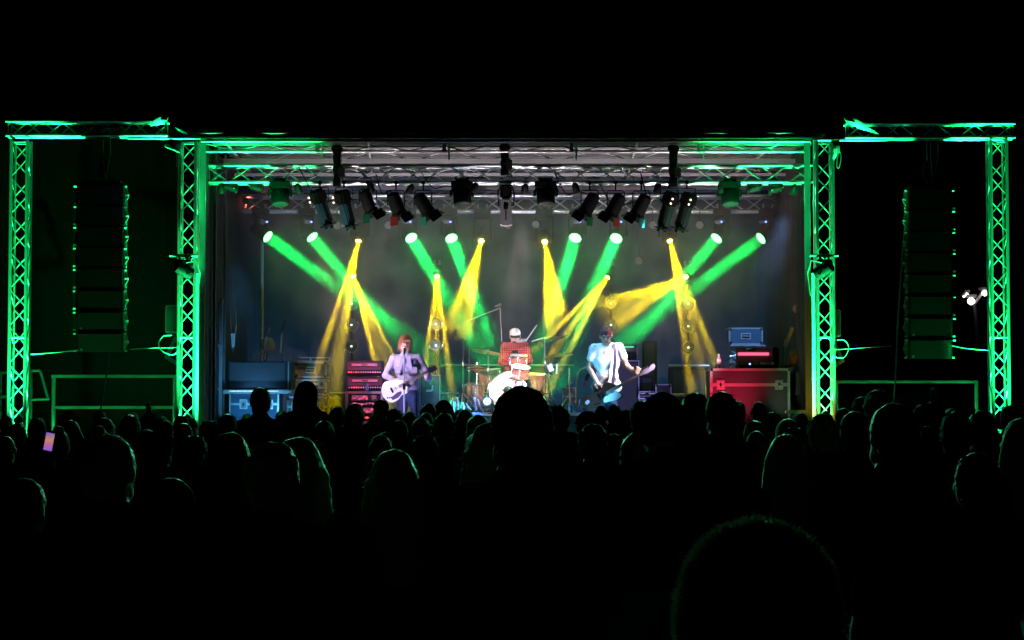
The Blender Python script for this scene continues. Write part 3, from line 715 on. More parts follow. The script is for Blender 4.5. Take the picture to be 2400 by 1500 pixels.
# white follow light under the middle hoist
p = W(1186, 498, DL1 - .1); t = thing("projector_lamp", "pale boxy lamp under the middle hoist throwing a soft pinkish cone down", "stage light", tuple(p), 0)
MB().prism([(-.075, .17), (.075, .17), (.09, -.18), (.03, -.2), (-.03, -.2), (-.09, -.18)], -.1, .1).build("housing", GREYP, t, False)
MB().box((0, -.103, .07), (.07, .01, .06)).build("window", BLACKG, t, False); MB().box((0, -.103, -.06), (.016, .01, .12)).build("slot", BLACKG, t, False)
MB().box((0, 0, .3), (.17, .2, .2), bev=.03).build("ballast", BLACK, t)
MB().tube([(-.11, 0, .1), (-.12, 0, .3), (-.08, 0, .4), (.08, 0, .4), (.12, 0, .3), (.11, 0, .1)], .012, 6).build("yoke", BLACK, t)
light('SPOT', p + Vector((0, .2, -.26)), p + Vector((.02, .5, -3)), (1, .72, .72), 260, t, cone=24, blend=.6, rad=.04, name="centre_lamp")
# round unlit faces hung at the rear truss
for px, py, l in ((808, 530, "next to the left profile spots"), (910, 527, "left of the third green light"), (1190, 527, "under the pale boxy lamp"), (1256, 526, "left of the fifth green light"), (1530, 527, "left of the right yellow beam"), (1640, 527, "right of the right yellow beam"),
                  (790, 528, "between the second green light and the left yellow beam"), (1497, 611, "hanging low right of the bassist's yellow beam")):
    p = W(px, py, 34.3); t = thing("led_par", "flat round grey lamp face hanging " + l, "stage light", tuple(p), 0, "round grey lamp faces at the rear truss")
    M = aim(Vector((.25 * (1 if px < 1200 else -1), -1, -.25)))
    MB().lathe([(.04, -.1), (.065, -.07), (.072, 0), (.066, .006)], n=20).build("can", BLACK, t, True, M)
    f = MB().lathe([(.064, .006), (.001, .008)], n=20).build("face", FACE, t, True, M)
    for k in range(7):
        an = k * math.pi / 3; rr = 0 if k == 6 else .04
        MB().cyl((rr * math.cos(an), rr * math.sin(an), .008), (rr * math.cos(an), rr * math.sin(an), .013), .014, 8).build("led", GREYP, f)
    rod("hook", (0, .02, .05), (0, .02, min(1.2, zz(497, 34.3) - p.z + .02)), .007, t, BLACK)

RIS_Z = W(0, 966, 33.0).z
# moving heads on the inner towers
for px, l, s in ((448, "left", -1), (1914, "right", 1)):
    p = W(px, 642, 29.75)
    t = mover(f"black moving head clamped to the {l} stage corner tower", p, p + Vector((-s * .8, .7, -.4)), .085, LENS, "moving heads on the corner towers", htop=W(0, 610, 29.75).z)
    tg = Vector((W(955, 860, 32).x, 32, FLOOR + 1.15)) if s < 0 else Vector((W(1425, 860, 31.5).x, 31.5, FLOOR + 1.15))
    light('SPOT', p + Vector((-s * .12, .12, -.02)), tg, (.92, .72, 1) if s < 0 else (.95, .85, 1), 1900 if s < 0 else 1800, t, cone=13 if s < 0 else 14, blend=.6, rad=.06, name="key_light")
    light('SPOT', p + Vector((-s * .12, .12, -.02)), Vector((W(1195, 860, 33.4).x, 34.1, RIS_Z + .85)), (1, .7, .7) if s < 0 else (.8, .7, 1), 2500, t, cone=18, blend=.8, rad=.06, name="kit_light")
    MB().cyl((-.2, 0, .06), (.2, 0, .06), .02, 8).build("crossbar", ALU, t)
    MB().tube([(-.05 * s, -.1, -.05), (-.2 * s, -.12, -.02), (-.24 * s, -.05, -.2), (-.2 * s, -.05, -.5), (-.15 * s, -.05, -.55)], .008, 6).build("cable", WCABLE, t)
# plain poles standing inside the stage corners, lit by small unseen lamps added beside them
for px, l, cols in ((461, "left", [(BLUE, .0, 3.0)]), (1908, "right", [(BLUE, .0, 2.0)])):
    p = W(px, 990, 29.85); zt = W(0, 640, 29.85).z
    o = MB().cyl((0, 0, 0), (0, 0, zt), .026, 12).build("pipe", WHITEP); o.location = (p.x, 29.85, 0)
    tag(o, "smooth pale pipe strapped to the " + l + (" corner tower, lit blue" if px < 1200 else " corner tower, blue above and yellow below"), "pipe", "pipes on the corner towers")
    s = 1 if px < 1200 else -1
    t = thing("added_side_lamp", f"small added lamp low inside the {l} stage corner", "stage light", (p.x + s * .35, 29.9, 1.1), 0, "added side lamps")
    MB().lathe([(.04, -.1), (.06, 0), (.06, .1)], n=16).build("can", BLACK, t)
    light('SPOT', (p.x + s * .35, 29.5, 1.3), (p.x, 29.85, 3.1), (.1, .3, 1), 60, t, cone=36, blend=.8, name="added_blue_light")
    if px > 1200: light('SPOT', (p.x + s * .25, 29.3, 1.15), (p.x, 29.85, 1.7), (1, .62, .02), 60, t, cone=50, blend=.6, name="added_yellow_light")

# green uplights standing at the tower feet
def uplight(x, y, target, power, cone, label, blend=.6, z=.12):
    t = thing("uplight", label, "uplight", (x, y, z - .1), 0, "green uplights at the tower feet")
    d = Vector(target) - Vector((x, y, z)); M = aim(d)
    MB().lathe([(.06, -.1), (.1, -.08), (.11, .05), (.1, .06)], n=16).build("can", BLACK, t, True, T(0, 0, .12) @ M)
    MB().lathe([(.098, .061), (.001, .07)], n=16).build("lens", E_GREEN, t, True, T(0, 0, .12) @ M)
    light('SPOT', (x, y, z + .1), target, MINT, power, t, cone=cone, blend=blend, rad=.08, name="green_uplight")
for i, (t, p) in enumerate(TW):
    inner = 1 if i < 2 else -1
    tx = p.x + (.28 if i in (0, 2) else -.28)
    side = "left" if i < 2 else "right"; which = "outer" if i in (0, 3) else "corner"
    s = (.42 if i in (0, 2) else -.42)
    uplight(p.x, DT, (p.x, DT, 6), 16000, 15, f"green uplight inside the foot of the {side} {which} tower")
    uplight(p.x + s * .8, DT - .12, (p.x + s * .9, DT - .02, 5.75), 12000, 7, f"green uplight in front of the {side} {which} tower's foot, aimed at the beam")
    uplight(p.x + s * .9, DT + .4, (p.x + s * 1.6, DT, 5.75), 9000, 16, f"green uplight behind the {side} {which} tower's foot, aimed at the beam")
    uplight(p.x - s * .1, DT - .75, (p.x - s * .25, DT, 3.7), 9500, 20, f"green uplight farther in front of the {side} {which} tower")
for s in (-1, 1):
    x = W(443 if s < 0 else 1930, 0, DT).x
    uplight(x - s * 1.0, DT - .9, (x - s * .75, 30.7, 5.6), 7500, 26, f"green uplight in front of the {'left' if s < 0 else 'right'} stage corner aimed at the roof", .9)

for s, x0, x1 in ((1, 90, 270), (-1, 2300, 2120)):
    a, b = W(x0, 0, 30.4).x, W(x1, 0, 32).x
    uplight(a, 30.45, (b, 32.3, 2.1), 420, 95, f"low green lamp behind the {'left' if s > 0 else 'right'} outer tower shining over the railing", 1.)
for s, px in ((1, 245), (-1, 2170)):
    x = W(px, 0, DT).x; uplight(x + .1, DT - .6, (x, DT, 2.9), 60, 24, f"low green lamp on the grass under the {'left' if s > 0 else 'right'} hanging speakers", 1.)
# wash light on the band: colour lamps in the front truss and added ones at the stage edge
def wash(px, py, D, tgt, col, power, cone, label, rad=.06, blend=.7):
    p = W(px, py, D); t = thing("wash_lamp", label, "stage light", tuple(p), 0, "small wash lamps")
    M = aim(Vector(tgt) - p)
    MB().lathe([(.03, -.1), (.05, -.06), (.055, .03), (.05, .04)], n=16).build("can", BLACK, t, True, M)
    MB().lathe([(.048, .03), (.001, .035)], n=16).build("lens", LENS, t, True, M)
    light('SPOT', p + (Vector(tgt) - p).normalized() * .06, tgt, col, power, t, cone=cone, blend=blend, rad=rad, name="wash_light")
# ------------------------------------------------------------------ band gear
def flight_case(px0, px1, y0, y1, D, depth, panel, label, lid=None, latches=(), handles=(), group=None, edge=.028, base=None, grille=False):
    """pixel box on the front face at depth D; y1 may be None for standing on `base` height"""
    a, b = W(px0, y0, D), W(px1, y1 if y1 else y0 + 50, D); z0 = b.z if base is None else base; z1 = a.z; w_ = b.x - a.x; h = z1 - z0
    t = thing("flight_case", label, "flight case", ((a.x + b.x) / 2, D, z0), 0, group)
    MB().box((0, depth / 2, h / 2), (w_ - .01, depth, h - .01), bev=.004).build("panel", panel, t, False)
    e = edge; f = MB()
    for x in (-w_ / 2 + e / 2, w_ / 2 - e / 2): f.box((x, 0, h / 2), (e, .012, h), bev=.003)
    fe = f.build("edge_trim", ALU, t); stuff(fe)
    f = MB()
    for z in (e / 2, h - e / 2): f.box((0, -.002, z), (w_ - 2 * e, .012, e), bev=.003)
    if lid: f.box((0, -.002, h * lid), (w_ - 2 * e, .014, e * 1.3), bev=.003)
    for x in (-w_ / 2, w_ / 2):
        for z in (e / 2, h - e / 2): f.box((x, depth / 2, z), (.008, depth, e))
    stuff(f.build("rail_trim", ALU, t))
    for x in (-1, 1):
        for z in (0, 1):
            MB().box((x * (w_ / 2 - .025), .0, z * (h - .05) + .025), (.06, .03, .06), bev=.012).build("corner", CHROME, t)
    for x in latches:
        zl = h * (lid or .5); l = MB().box((x * w_ / 2, -.012, zl), (.12, .012, .15), bev=.005).build("latch", ALU, t)
        MB().box((x * w_ / 2, -.02, zl), (.085, .01, .11), bev=.003).build("latch_dish", GREYP, l)
        MB().prism([(x * w_ / 2 - .02, zl), (x * w_ / 2, zl + .035), (x * w_ / 2 + .02, zl), (x * w_ / 2, zl - .035)], -.034, -.024).build("latch_wing", CHROME, l, False)
    for x, z in handles:
        l = MB().box((x * w_ / 2, -.01, h * z), (.16, .012, .1), bev=.005).build("handle_dish", ALU, t)
        MB().box((x * w_ / 2, -.017, h * z), (.12, .006, .062), bev=.002).build("handle_recess", BLACKG, l, False)
        MB().box((x * w_ / 2, -.024, h * z), (.11, .012, .02), bev=.004).build("grip", GREYP, l)
    return t
# left rear: monitor console cabinet, cases
D = 32.6; a, b = W(534, 847, D), W(682, 912, D)
t = thing("speaker_cabinet", "long grey cloth-fronted cabinet lying on the blue case beside the left corner", "speaker cabinet", ((a.x + b.x) / 2, D, b.z), 0)
w_, h = b.x - a.x, a.z - b.z
MB().box((0, .3, h / 2), (w_, .6, h), bev=.01).build("box", TOLEX, t, False); MB().box((-.03, -.005, h / 2), (w_ - .12, .012, h - .04), bev=.003).build("grille", GRILLE, t, False)
MB().box((w_ / 2 - .04, -.008, h / 2), (.02, .014, h), bev=.003).build("edge_strip", ALU, t, False)
MB().box((0, .1, -.045), (w_ + .06, .9, .06), bev=.01).build("shelf_board", STEEL, t)
for i in range(26):
    x = -w_ / 2 + .08 + i * (w_ - .25) / 25; MB().box((x, -.36, -.035), (.018 + .01 * (i % 3), .01, .012)).build("led", mat("pale_led", (.5, .6, .5), .4, emit=(.5, 1, .8), estr=.9), t, False)
flight_case(537, 654, 917, None, 32.3, .6, PANELB, "blue lit flight case with latches under the long grey cabinet", .78, (-.42, .6), ((-.42, .28),), "cases at the back left", base=FLOOR)
MB_ = MB()
flight_case(690, 766, 848, 886, 33.4, .5, PANELS, "upper small flight case of the grey stack with a handle, beneath the shelf", None, (), ((0, .5),), "cases at the back left")
flight_case(690, 766, 889, 926, 33.35, .5, PANELS, "middle flight case of the grey stack, behind the hooded man", .7, (-.7, .7), (), "cases at the back left")
flight_case(672, 772, 929, None, 33.3, .6, PANELS, "bottom flight case of the grey stack behind the hooded man's shoulders", .8, (-.6, .6), ((.3, .4),), "cases at the back left", base=FLOOR)
p = W(728, 842, 33.3); t = thing("rack_tray", "open metal tray on top of the grey case stack", "tray", tuple(p))
w_ = 88 / PM(33.3)
for z in (.0, .055): MB().box((0, 0, z - .03), (w_, .03, .016), bev=.003).build("tray_rail", ALU, t)
for x in (-.5, 0, .5): MB().box((x * w_, 0, 0), (.02, .03, .07), bev=.003).build("tray_post", ALU, t)
for x0, x1 in ((588, 618), (628, 662)):
    p = W((x0 + x1) / 2, 847, 32.9); w_ = (x1 - x0) / PM(32.9)
    t = thing("wire_frame", f"small dark metal frame on the long grey cabinet, {'left' if x0 < 600 else 'right'} one", "metal frame", (p.x, 32.9, p.z), 0, "frames on the cabinet")
    MB().tube([(-w_ / 2, 0, 0), (-w_ / 2, 0, .12), (w_ / 2, 0, .12), (w_ / 2, 0, 0)], .012, 6).build("hoop", STEEL, t)
    MB().tube([(0, 0, 0), (0, 0, .12)], .008, 6).build("bar", STEEL, t)
for (x0, y0), (x1, y1), (x2, y2), lab in (((622, 845), (623, 790), (630, 766), "straight microphone stand tilted right, in front of the hanging metal lamp"),
                               ((657, 826), (660, 780), (669, 752), "straight microphone stand tilted right, right of the pale pole"),
                               ((543, 800), (541, 775), (538, 742), "thin crooked antenna rod left of the pale pole"), ((551, 782), (553, 760), (550, 728), "thin upright antenna rod beside the left mast")):
    D = 33.2; p = W(x0, y0, D); t = thing("thin_stand", lab, "stand", tuple(p), 0, "thin stands at the back left")
    q, r_ = W(x1, y1, D) - p, W(x2, y2, D) - p
    MB().tube([(0, 0, 0), q], .014, 6).build("pole", CHROME, t); MB().tube([q, r_], [.014, .02], 8).build("top_rod", CHROME, t)
p = W(546, 800, 33.); o = MB().prism([(-.035, .12), (.04, .13), (.015, -.15), (-.01, -.17)], 0, .02).build("pointed_card", WHITEP); o.location = p; tag(o, "white pointed cardboard strip hanging beside the left mast", "card")
p = W(627, 808, 33.5); t = thing("clamp_lamp", "round metal lamp low behind the microphone stands on the left", "lamp", tuple(p))
MB().lathe([(.05, -.1), (.1, -.05), (.12, .02), (.105, .03)], n=18).build("bowl", GREYP, t, True, aim((.5, -1, .2))); MB().lathe([(.1, .025), (.001, .03)], n=16).build("lens", FACE, t, True, aim((.5, -1, .2)))
MB().tube([(0, 0, 0), (-.05, .05, -.4)], .012, 6).build("stalk", BLACK, t)
# guitarist amplifier stack
def amp_head(px0, px1, y0, y1, D, label, plate=None, leds=(), group=None, knobs=True):
    a, b = W(px0, y0, D), W(px1, y1, D); w_, h = b.x - a.x, a.z - b.z; t = thing("amplifier_head", label, "amplifier", ((a.x + b.x) / 2, D, b.z), 0, group)
    MB().box((0, .14, h / 2), (w_, .28, h), bev=.012).build("box", TOLEX, t); MB().box((0, -.004, h * .6), (w_ * .92, .01, h * .6), bev=.003).build("grille", GRILLE, t, False)
    if plate: MB().box((0, -.014, h * .72), (w_ * .7, .012, h * .2), bev=.006).build("name_plate", plate, t); MB().box((0, -.022, h * .72), (w_ * .16, .004, h * .05)).build("badge", BLACKG, t, False)
    MB().box((0, -.006, h * .24), (w_ * .92, .012, h * .26), bev=.003).build("control_panel", BLACKG, t, False)
    if knobs:
        for i in range(14):
            x = -w_ * .42 + i * w_ * .84 / 13; hot = i in leds
            MB().cyl((x, -.012, h * .24), (x, -.03, h * .24), .013, 8).build("knob", E_RED if hot else WHITEP, t)
    return t
PLATE = mat("plate_pink", (.75, .6, .6), .35, .1, .1, 20)
amp_head(811, 898, 845, 881, 33.0, "upper amplifier head of the pink-lit stack, with a lit name plate", PLATE, (0, 1, 3), "amplifier heads left of the singer")
amp_head(812, 898, 883, 916, 32.95, "lower amplifier head of the pink-lit stack, resting on the rack", PLATE, (2, 3), "amplifier heads left of the singer")
D = 32.9; a, b = W(809, 917, D), W(898, 968, D)
t = thing("equipment_rack", "pink-framed rack full of glowing gear under the two amplifier heads", "equipment rack", ((a.x + b.x) / 2, D, FLOOR))
w_ = b.x - a.x; h = a.z - FLOOR
MB().box((0, .3, h / 2), (w_, .5, h), bev=.01).build("box", TOLEX, t, False)
for x in (-1, 1): MB().box((x * (w_ / 2 - .02), .04, h / 2), (.04, .05, h), bev=.006).build("frame_post", ALU, t)
for z in (.02, h - .02): MB().box((0, .04, z), (w_ - .08, .05, .04), bev=.006).build("frame_rail", ALU, t)
for x in (-1, 1): MB().box((x * (w_ / 2 - .075), .035, h / 2), (.02, .03, h - .1), bev=.004).build("rack_ear", CHROME, t)
r2 = random.Random(3)
for k in range(6):
    z = h - .1 - k * .1
    u = MB().box((0, .04, z), (w_ - .2, .02, .085), bev=.004).build("rack_unit", BLACKG if k % 2 else GREYP, t, False)
    for i in range(9):
        x = -w_ / 2 + .14 + i * (w_ - .28) / 8
        MB().box((x, .025, z + r2.uniform(-.02, .02)), (r2.choice((.015, .03, .05)), .012, r2.choice((.012, .03)))).build("display", r2.choice((E_RED, E_PINK, WHITEP, GREYP, WHITEP)), u, False)
o = MB().tube([(0, 0, 0), (0, 0, .04)], .03, 12).tube([(0, 0, .04), (.01, 0, .1)], [.028, .012], 8).build("water_bottle", mat("blue_bottle", (.1, .3, .6), .1, 0, .1)); o.location = W(860, 915, 32.85); tag(o, "small blue bottle standing before the lower pink-lit amplifier head", "bottle")
# guitar cabinet behind singer with angular white mark
def cab(px0, px1, y0, D, label, base, group=None, depth=.38, trim=None, sub=None):
    a = W(px0, y0, D); b = W(px1, y0, D); w_, h = b.x - a.x, a.z - base; t = thing("speaker_cabinet", label, "speaker cabinet", ((a.x + b.x) / 2, D, base), 0, group)
    MB().box((0, depth / 2, h / 2), (w_, depth, h), bev=.012).build("box", TOLEX, t)
    MB().box((0, -.004, h / 2), (w_ - .08, .01, h - .08), bev=.003).build("grille", GRILLE, t, False)
    if trim:
        for x in (-1, 1): MB().box((x * (w_ / 2 - .014), -.006, h / 2), (.016, .012, h - .02)).build("piping", trim, t, False)
        MB().box((0, -.006, h - .012), (w_, .012, .016)).build("piping", trim, t, False)
    return t, w_, h
t, w_, h = cab(983, 1033, 878, 33.1, "tall speaker cabinet with a white hook-shaped mark behind the singer's guitar neck", FLOOR, "tall cabinets behind the band", trim=GREYP)
x0 = w_ * -.5 + (1009 - 983) / PM(33.1); z0 = W(0, 918, 33.1).z - FLOOR
MB().prism([(x0 - .07, z0), (x0 + .02, z0), (x0 + .045, z0 + .02), (x0 + .045, z0 + .1), (x0 + .02, z0 + .1), (x0 + .015, z0 + .035), (x0 - .06, z0 + .03)], -.018, -.008).build("hook_mark", WHITEP, t, False)
cab(1437, 1499, 844, 32.9, "tall purple-lit bass cabinet with white piping behind the bassist", FLOOR, "tall cabinets behind the band", trim=WHITEP)
t = amp_head(1452, 1494, 808, 842, 32.95, "bass amplifier head with green strip light on the tall bass cabinet", None, (), None, False)
MB().box((-.02, -.012, .19), (.2, .01, .02)).build("green_strip", emis("green_strip", (.1, 1, .4), 1.0), t, False)
MB().box((0, -.01, .08), (.24, .01, .08), bev=.01).build("vent", BLACKG, t, False)
for x in (-.135, .135): MB().box((x, -.01, .1), (.014, .012, .2)).build("piping", GREYP, t, False)
cab(1500, 1532, 880, 33.1, "dark narrow cabinet right of the purple-lit one", FLOOR + .1, "dark boxes at the back right")
flight_case(1499, 1532, 917, 940, 32.7, .35, mat("case_panel_pink", (.25, .1, .1), .6, 0, .2, 10), "small pinkish case with dark handle holes on the floor right of the bass cabinet", None, (), ((-.45, .5), (.45, .5)), "dark boxes at the back right", .012)
flight_case(1536, 1574, 900, None, 32.9, .5, PANEL, "black case with a pale corner frame right of the bass cabinet", None, (), (), "dark boxes at the back right", .02, base=FLOOR)
flight_case(1574, 1612, 926, None, 33.2, .5, PANEL, "low black case with grey top edge near the right lamp tower", None, (), (), "dark boxes at the back right", .02, base=FLOOR)
cab(1505, 1540, 798, 34.6, "dark olive board standing behind the bass amplifier", FLOOR, "dark boxes at the back right", .06)
cab(1572, 1660, 862, 34.4, "wide dark cabinet under the rail behind the right lamp tower", FLOOR, "dark boxes at the back right", .6)
for x0, x1, y, D, l in ((1566, 1662, 857, 34.2, "pale horizontal tube behind the right lamp tower"), (1034, 1345, 856, 35.6, "pale horizontal tube crossing behind the drum kit"),
                        (1574, 1606, 925, 33.0, "short pale tube on the low black case"), (765, 812, 921, 34., "short pale tube left of the equipment rack"), (1034, 1075, 921, 33.4, "short pale tube right of the singer's cabinet")):
    a, b = W(x0, y, D), W(x1, y, D); o = MB().cyl((0, 0, 0), (b.x - a.x, 0, 0), .016, 8).build("tube", ALU); o.location = a; tag(o, l, "tube", "pale tubes behind the band")
# black vent / covered shape left of the rack
p = W(786, 968, 33.6); t = thing("covered_drum", "dark covered barrel left of the pink-framed rack", "cover", (p.x, 33.6, FLOOR))
MB().lathe([(.1, .6), (.14, .55), (.12, .0)], n=16).build("cover", RUBBER, t); MB().lathe([(.02, .85), (.1, .78), (.12, .62), (.08, .6)], n=16).build("cap", RUBBER, t)
# right side: big red-lit flight case and desk
flight_case(1664, 1852, 863, None, 31.6, .75, PANEL, "large flight case, red lit on the left half, below the mixing desk", .80, (-.74, .72), ((.63, .40),), "cases at the back right", .038, base=FLOOR)
MATS["case_panel"].node_tree.nodes["Principled BSDF"].inputs["Specular IOR Level"].default_value = .5
D = 31.9; p = W(1773, 863, D); t = thing("mixing_desk", "sloped mixing desk with brown lid and pink light bar on the large flight case", "mixing desk", tuple(p))
w_ = 82 / PM(D)
MB().prism([(-w_ / 2, 0), (w_ / 2, 0), (w_ / 2, .05), (-w_ / 2, .05)], -.1, .5).build("base", BLACK, t, False)
MB().box((0, .42, .17), (w_, .03, .29), bev=.01).build("lid", mat("brown_lid", (.2, .14, .07), .6, 0, .2, 5), t)
MB().box((0, .39, .225), (w_ * .9, .02, .045), bev=.004).build("light_bar", E_PINK, t)
MB().lathe([(.08, 0), (.085, .03), (.06, .05), (.02, .055)], n=16).build("knob_dome", BLACKG, t, True, T(-.05, .38, .26))
MB().box((w_ / 2 + .04, .3, .16), (.1, .4, .32), bev=.02).build("side_cheek", BLACK, t)
for i in range(14): MB().cyl((-w_ / 2 + .05 + i * w_ / 15, -.05, .05), (-w_ / 2 + .05 + i * w_ / 15, -.03, .085), .01, 8).build("knob", WHITEP if i > 7 else BLACKG, t)
MB().cyl((-.11, -.09, .06), (-.11, -.105, .06), .013, 8).build("indicator", E_BLUE, t)
flight_case(1708, 1788, 768, 808, 33.6, .4, PANELB, "small blue case with metal edges perched above the mixing desk", None, (), ((.0, .5),), "cases at the back right", .022)
D = 33.6; p = W(1722, 863, D); t = thing("case_stand", "jumbled metal stand with tangled cables under the small blue case", "stand", (p.x, D, FLOOR))
zt = W(0, 809, D).z - FLOOR
MB().box((.1, 0, zt / 2), (.06, .1, zt), bev=.01).build("post", ALU, t); MB().box((-.06, .1, zt / 2), (.04, .1, zt), bev=.01).build("post", ALU, t); MB().box((.2, .1, zt - .01), (.55, .4, .02), bev=.004).build("plate", STEEL, t)
for i in range(14):
    r3 = random.Random(i); z = zt - .05 - r3.random() * .36
    MB().tube([(r3.uniform(-.12, .1), -.05, z), (r3.uniform(-.12, .12), -.09, z - .05), (r3.uniform(-.12, .12), -.05, z + r3.uniform(-.06, .06))], .008, 5).build("cable_loop", WCABLE if i % 2 else CHROME, t)
def bottle(p, m, label, h=.22, group=None, capm=WHITEP):
    t = thing("water_bottle", label, "bottle", tuple(p), 0, group)
    MB().lathe([(.03, 0), (.034, .01), (.034, h * .35), (.031, h * .4), (.034, h * .45), (.034, h * .68), (.013, h * .88), (.013, h * .92)], n=14).build("bottle_body", m, t)
    MB().lathe([(.0345, h * .45), (.0345, h * .62)], n=14).build("wrapper", WHITEP, t); MB().lathe([(.016, h * .91), (.016, h)], n=12).build("cap", capm, t); return t
CLEAR = mat("clear_bottle", (.7, .75, .8), .1, 0, .05, 5, trans=.4)
bottle(W(1685, 863, 31.7), CLEAR, "water bottle glowing red at the left end of the large flight case", .21)
a = W(1696, 863, 31.8); o = MB().tube([(0, 0, 0), (0, 0, .12), (.06, 0, .12)], .008, 6).build("bent_rod", mat("blue_rod", (.1, .25, .7), .4)); o.location = a; tag(o, "small blue bent rod beside the red bottle", "rod")
a = W(1842, 812, 32.4); b = W(1858, 768, 32.4); t = thing("tilted_tablet", "pale slab tilted beside the pole above the standing technician", "panel", tuple(a))
MB().box((0, 0, .15), (.07, .03, .34), bev=.01).build("slab", GREYP, t, True, Matrix.Rotation(R(19), 4, 'Y')); MB().box((0, -.018, .15), (.045, .006, .3)).build("face", WHITEP, t, False, Matrix.Rotation(R(19), 4, 'Y'))
a = W(1893, 788, 31.5); o = MB().prism([(-.04, -.12), (.02, -.13), (.025, .15), (-.02, .15)], 0, .015).build("paper_sheet", WHITEP); o.location = a; tag(o, "pale paper sheet hanging at the right corner post", "paper")
D = 32.2; p = W(1848, 858, D); t = thing("laptop_stand", "thin stand with a small shelf in front of the technician", "stand", (p.x, D, FLOOR))
MB().box((0, 0, p.z - FLOOR), (.26, .2, .02), bev=.004).build("shelf", GREYP, t); MB().cyl((0, 0, 0), (0, 0, p.z - FLOOR), .016, 8).build("pole", STEEL, t); MB().box((-.05, 0, p.z - FLOOR + .2), (.02, .02, .4), bev=.003).build("arm", ALU, t)
D = 30.6; a, b = W(1852, 965, D), W(1906, 968, D); o = MB().box((0, .3, 0), (b.x - a.x, .6, .05), bev=.01).build("side_step", mat("yellowish_board", (.4, .36, .2), .7)); o.location = ((a.x + b.x) / 2, D, a.z); tag(o, "pale board step at the foot of the right corner", "step")

# ------------------------------------------------------------------ drum riser and kit
RIS = W(0, 966, 33.0).z
a, b = W(1088, 966, 32.9), W(1400, 966, 32.9)
t = thing("drum_riser", "low platform with a bright front edge under the drum kit", "platform", ((a.x + b.x) / 2, 32.9, FLOOR))
w_ = b.x - a.x
MB().box((0, 1.25, RIS - FLOOR - .03), (w_, 2.5, .06), bev=.006).build("top", DECK, t); MB().box((0, -.006, RIS - FLOOR - .03), (w_, .01, .05)).build("front_edge", WHITEP, t, False)
MB().box((0, .02, (RIS - FLOOR) / 2 - .03), (w_, .02, RIS - FLOOR - .06)).build("skirt", CLOTH, t, False)
SHELL = mat("amber_acrylic", (.85, .38, .18), .12, 0, .1, 5, alpha=.35); HEAD = mat("drum_head", (.82, .82, .82), .45, 0, .04, 8); BRASS = mat("cymbal_bronze", (.75, .52, .2), .3, .9, .15, 30)
kit = thing("drum_kit", "amber drum kit with white bass drum head on the platform behind the big silhouetted head", "drum kit", (W(1190, 0, 33.3).x, 33.3, RIS), 0)
def KP(px, py, D): return W(px, py, D) - kit.location
def drum(c, axis, r, L, name, lugs=8, headm=HEAD):
    M = T(c) @ aim(axis, 'Y')
    sh = MB().lathe([(r * .97, -L / 2), (r * .97, L / 2)], n=32).build(name, SHELL, kit, True, M)
    for z, s in ((L / 2, 1), (-L / 2, -1)):
        MB().torus((0, 0, z), r, .009 if r < .25 else .014, n=32).build("hoop", CHROME, sh); MB().lathe([(r * .96, z + .003 * s), (.001, z + .004 * s)], n=28).build("head", headm, sh, True)
    for k in range(lugs):
        an = 2 * math.pi * k / lugs + .2; x, y = r * 1.0 * math.cos(an), r * 1.0 * math.sin(an)
        MB().tube([(x, y, -L / 2), (x, y, L / 2)], .006, 6).build("lug", CHROME, sh)
    return sh
rk = .305
bd = drum((0, .22, rk + .01), (0, -1, .0), rk, .42, "bass_drum", 10)
MB().cyl((.0, .0, 0), (.0, .0, .006), .065, 20).build("port_hole", mat("port_shadow", (.03, .035, .07), .8), bd, True, T(.0, .03, .218))
for ang in (200, 340):
    MB().tube([(rk * math.cos(R(ang)) * .95, -.02, rk + rk * math.sin(R(ang)) + .0), (rk * math.cos(R(ang)) * 1.35, -.08, .0)], .01, 6).build("spur", CHROME, kit)
txt = bpy.data.curves.new("drum_script", 'FONT'); txt.body = "Ludwig"; txt.size = .085; txt.extrude = .001; txt.align_x = 'CENTER'; txt.shear = .3
to = bpy.data.objects.new("drum_script", txt); COL.objects.link(to); to.parent = kit; txt.materials.append(mat("script_grey", (.03, .03, .05), .5))
bpy.context.view_layer.update(); tm = bpy.data.meshes.new_from_object(to.evaluated_get(bpy.context.evaluated_depsgraph_get())); bpy.data.objects.remove(to); to = put("drum_script", tm, kit)
to.rotation_euler = (R(90), 0, 0); to.location = (-.005, -.003, rk + .01 + .195)
drum(KP(1219, 872, 33.35), (.12, -.32, 1), .162, .17, "rack_tom", 6)
drum(KP(1215, 845, 33.75), (.05, -.2, 1), .15, .16, "snare_drum", 6)
drum(KP(1150, 893, 33.9), (-.1, -.1, 1), .19, .36, "floor_tom", 6)
drum(KP(1255, 905, 33.8), (.05, -.1, 1), .2, .38, "floor_tom", 6)
drum(KP(1112, 925, 33.6), (0, -.1, 1), .16, .34, "floor_tom", 6, SHELL)
def cymbal(px, py, D, r, tx, ty):
    M = T(KP(px, py, D)) @ Matrix.Rotation(tx, 4, 'X') @ Matrix.Rotation(ty, 4, 'Y')
    MB().lathe([(r, 0), (r * .95, .006), (r * .3, .022), (r * .18, .045), (.002, .052)], n=36).build("cymbal", BRASS, kit, True, M)
cymbal(1140, 826, 33.4, .24, R(-6), R(9)); cymbal(1311, 834, 33.6, .22, R(5), R(-6)); cymbal(1297, 795, 33.8, .25, R(-4), R(-12)); cymbal(1118, 862, 33.5, .17, R(3), R(2)); cymbal(1118, 866, 33.5, .17, R(177), R(-2))
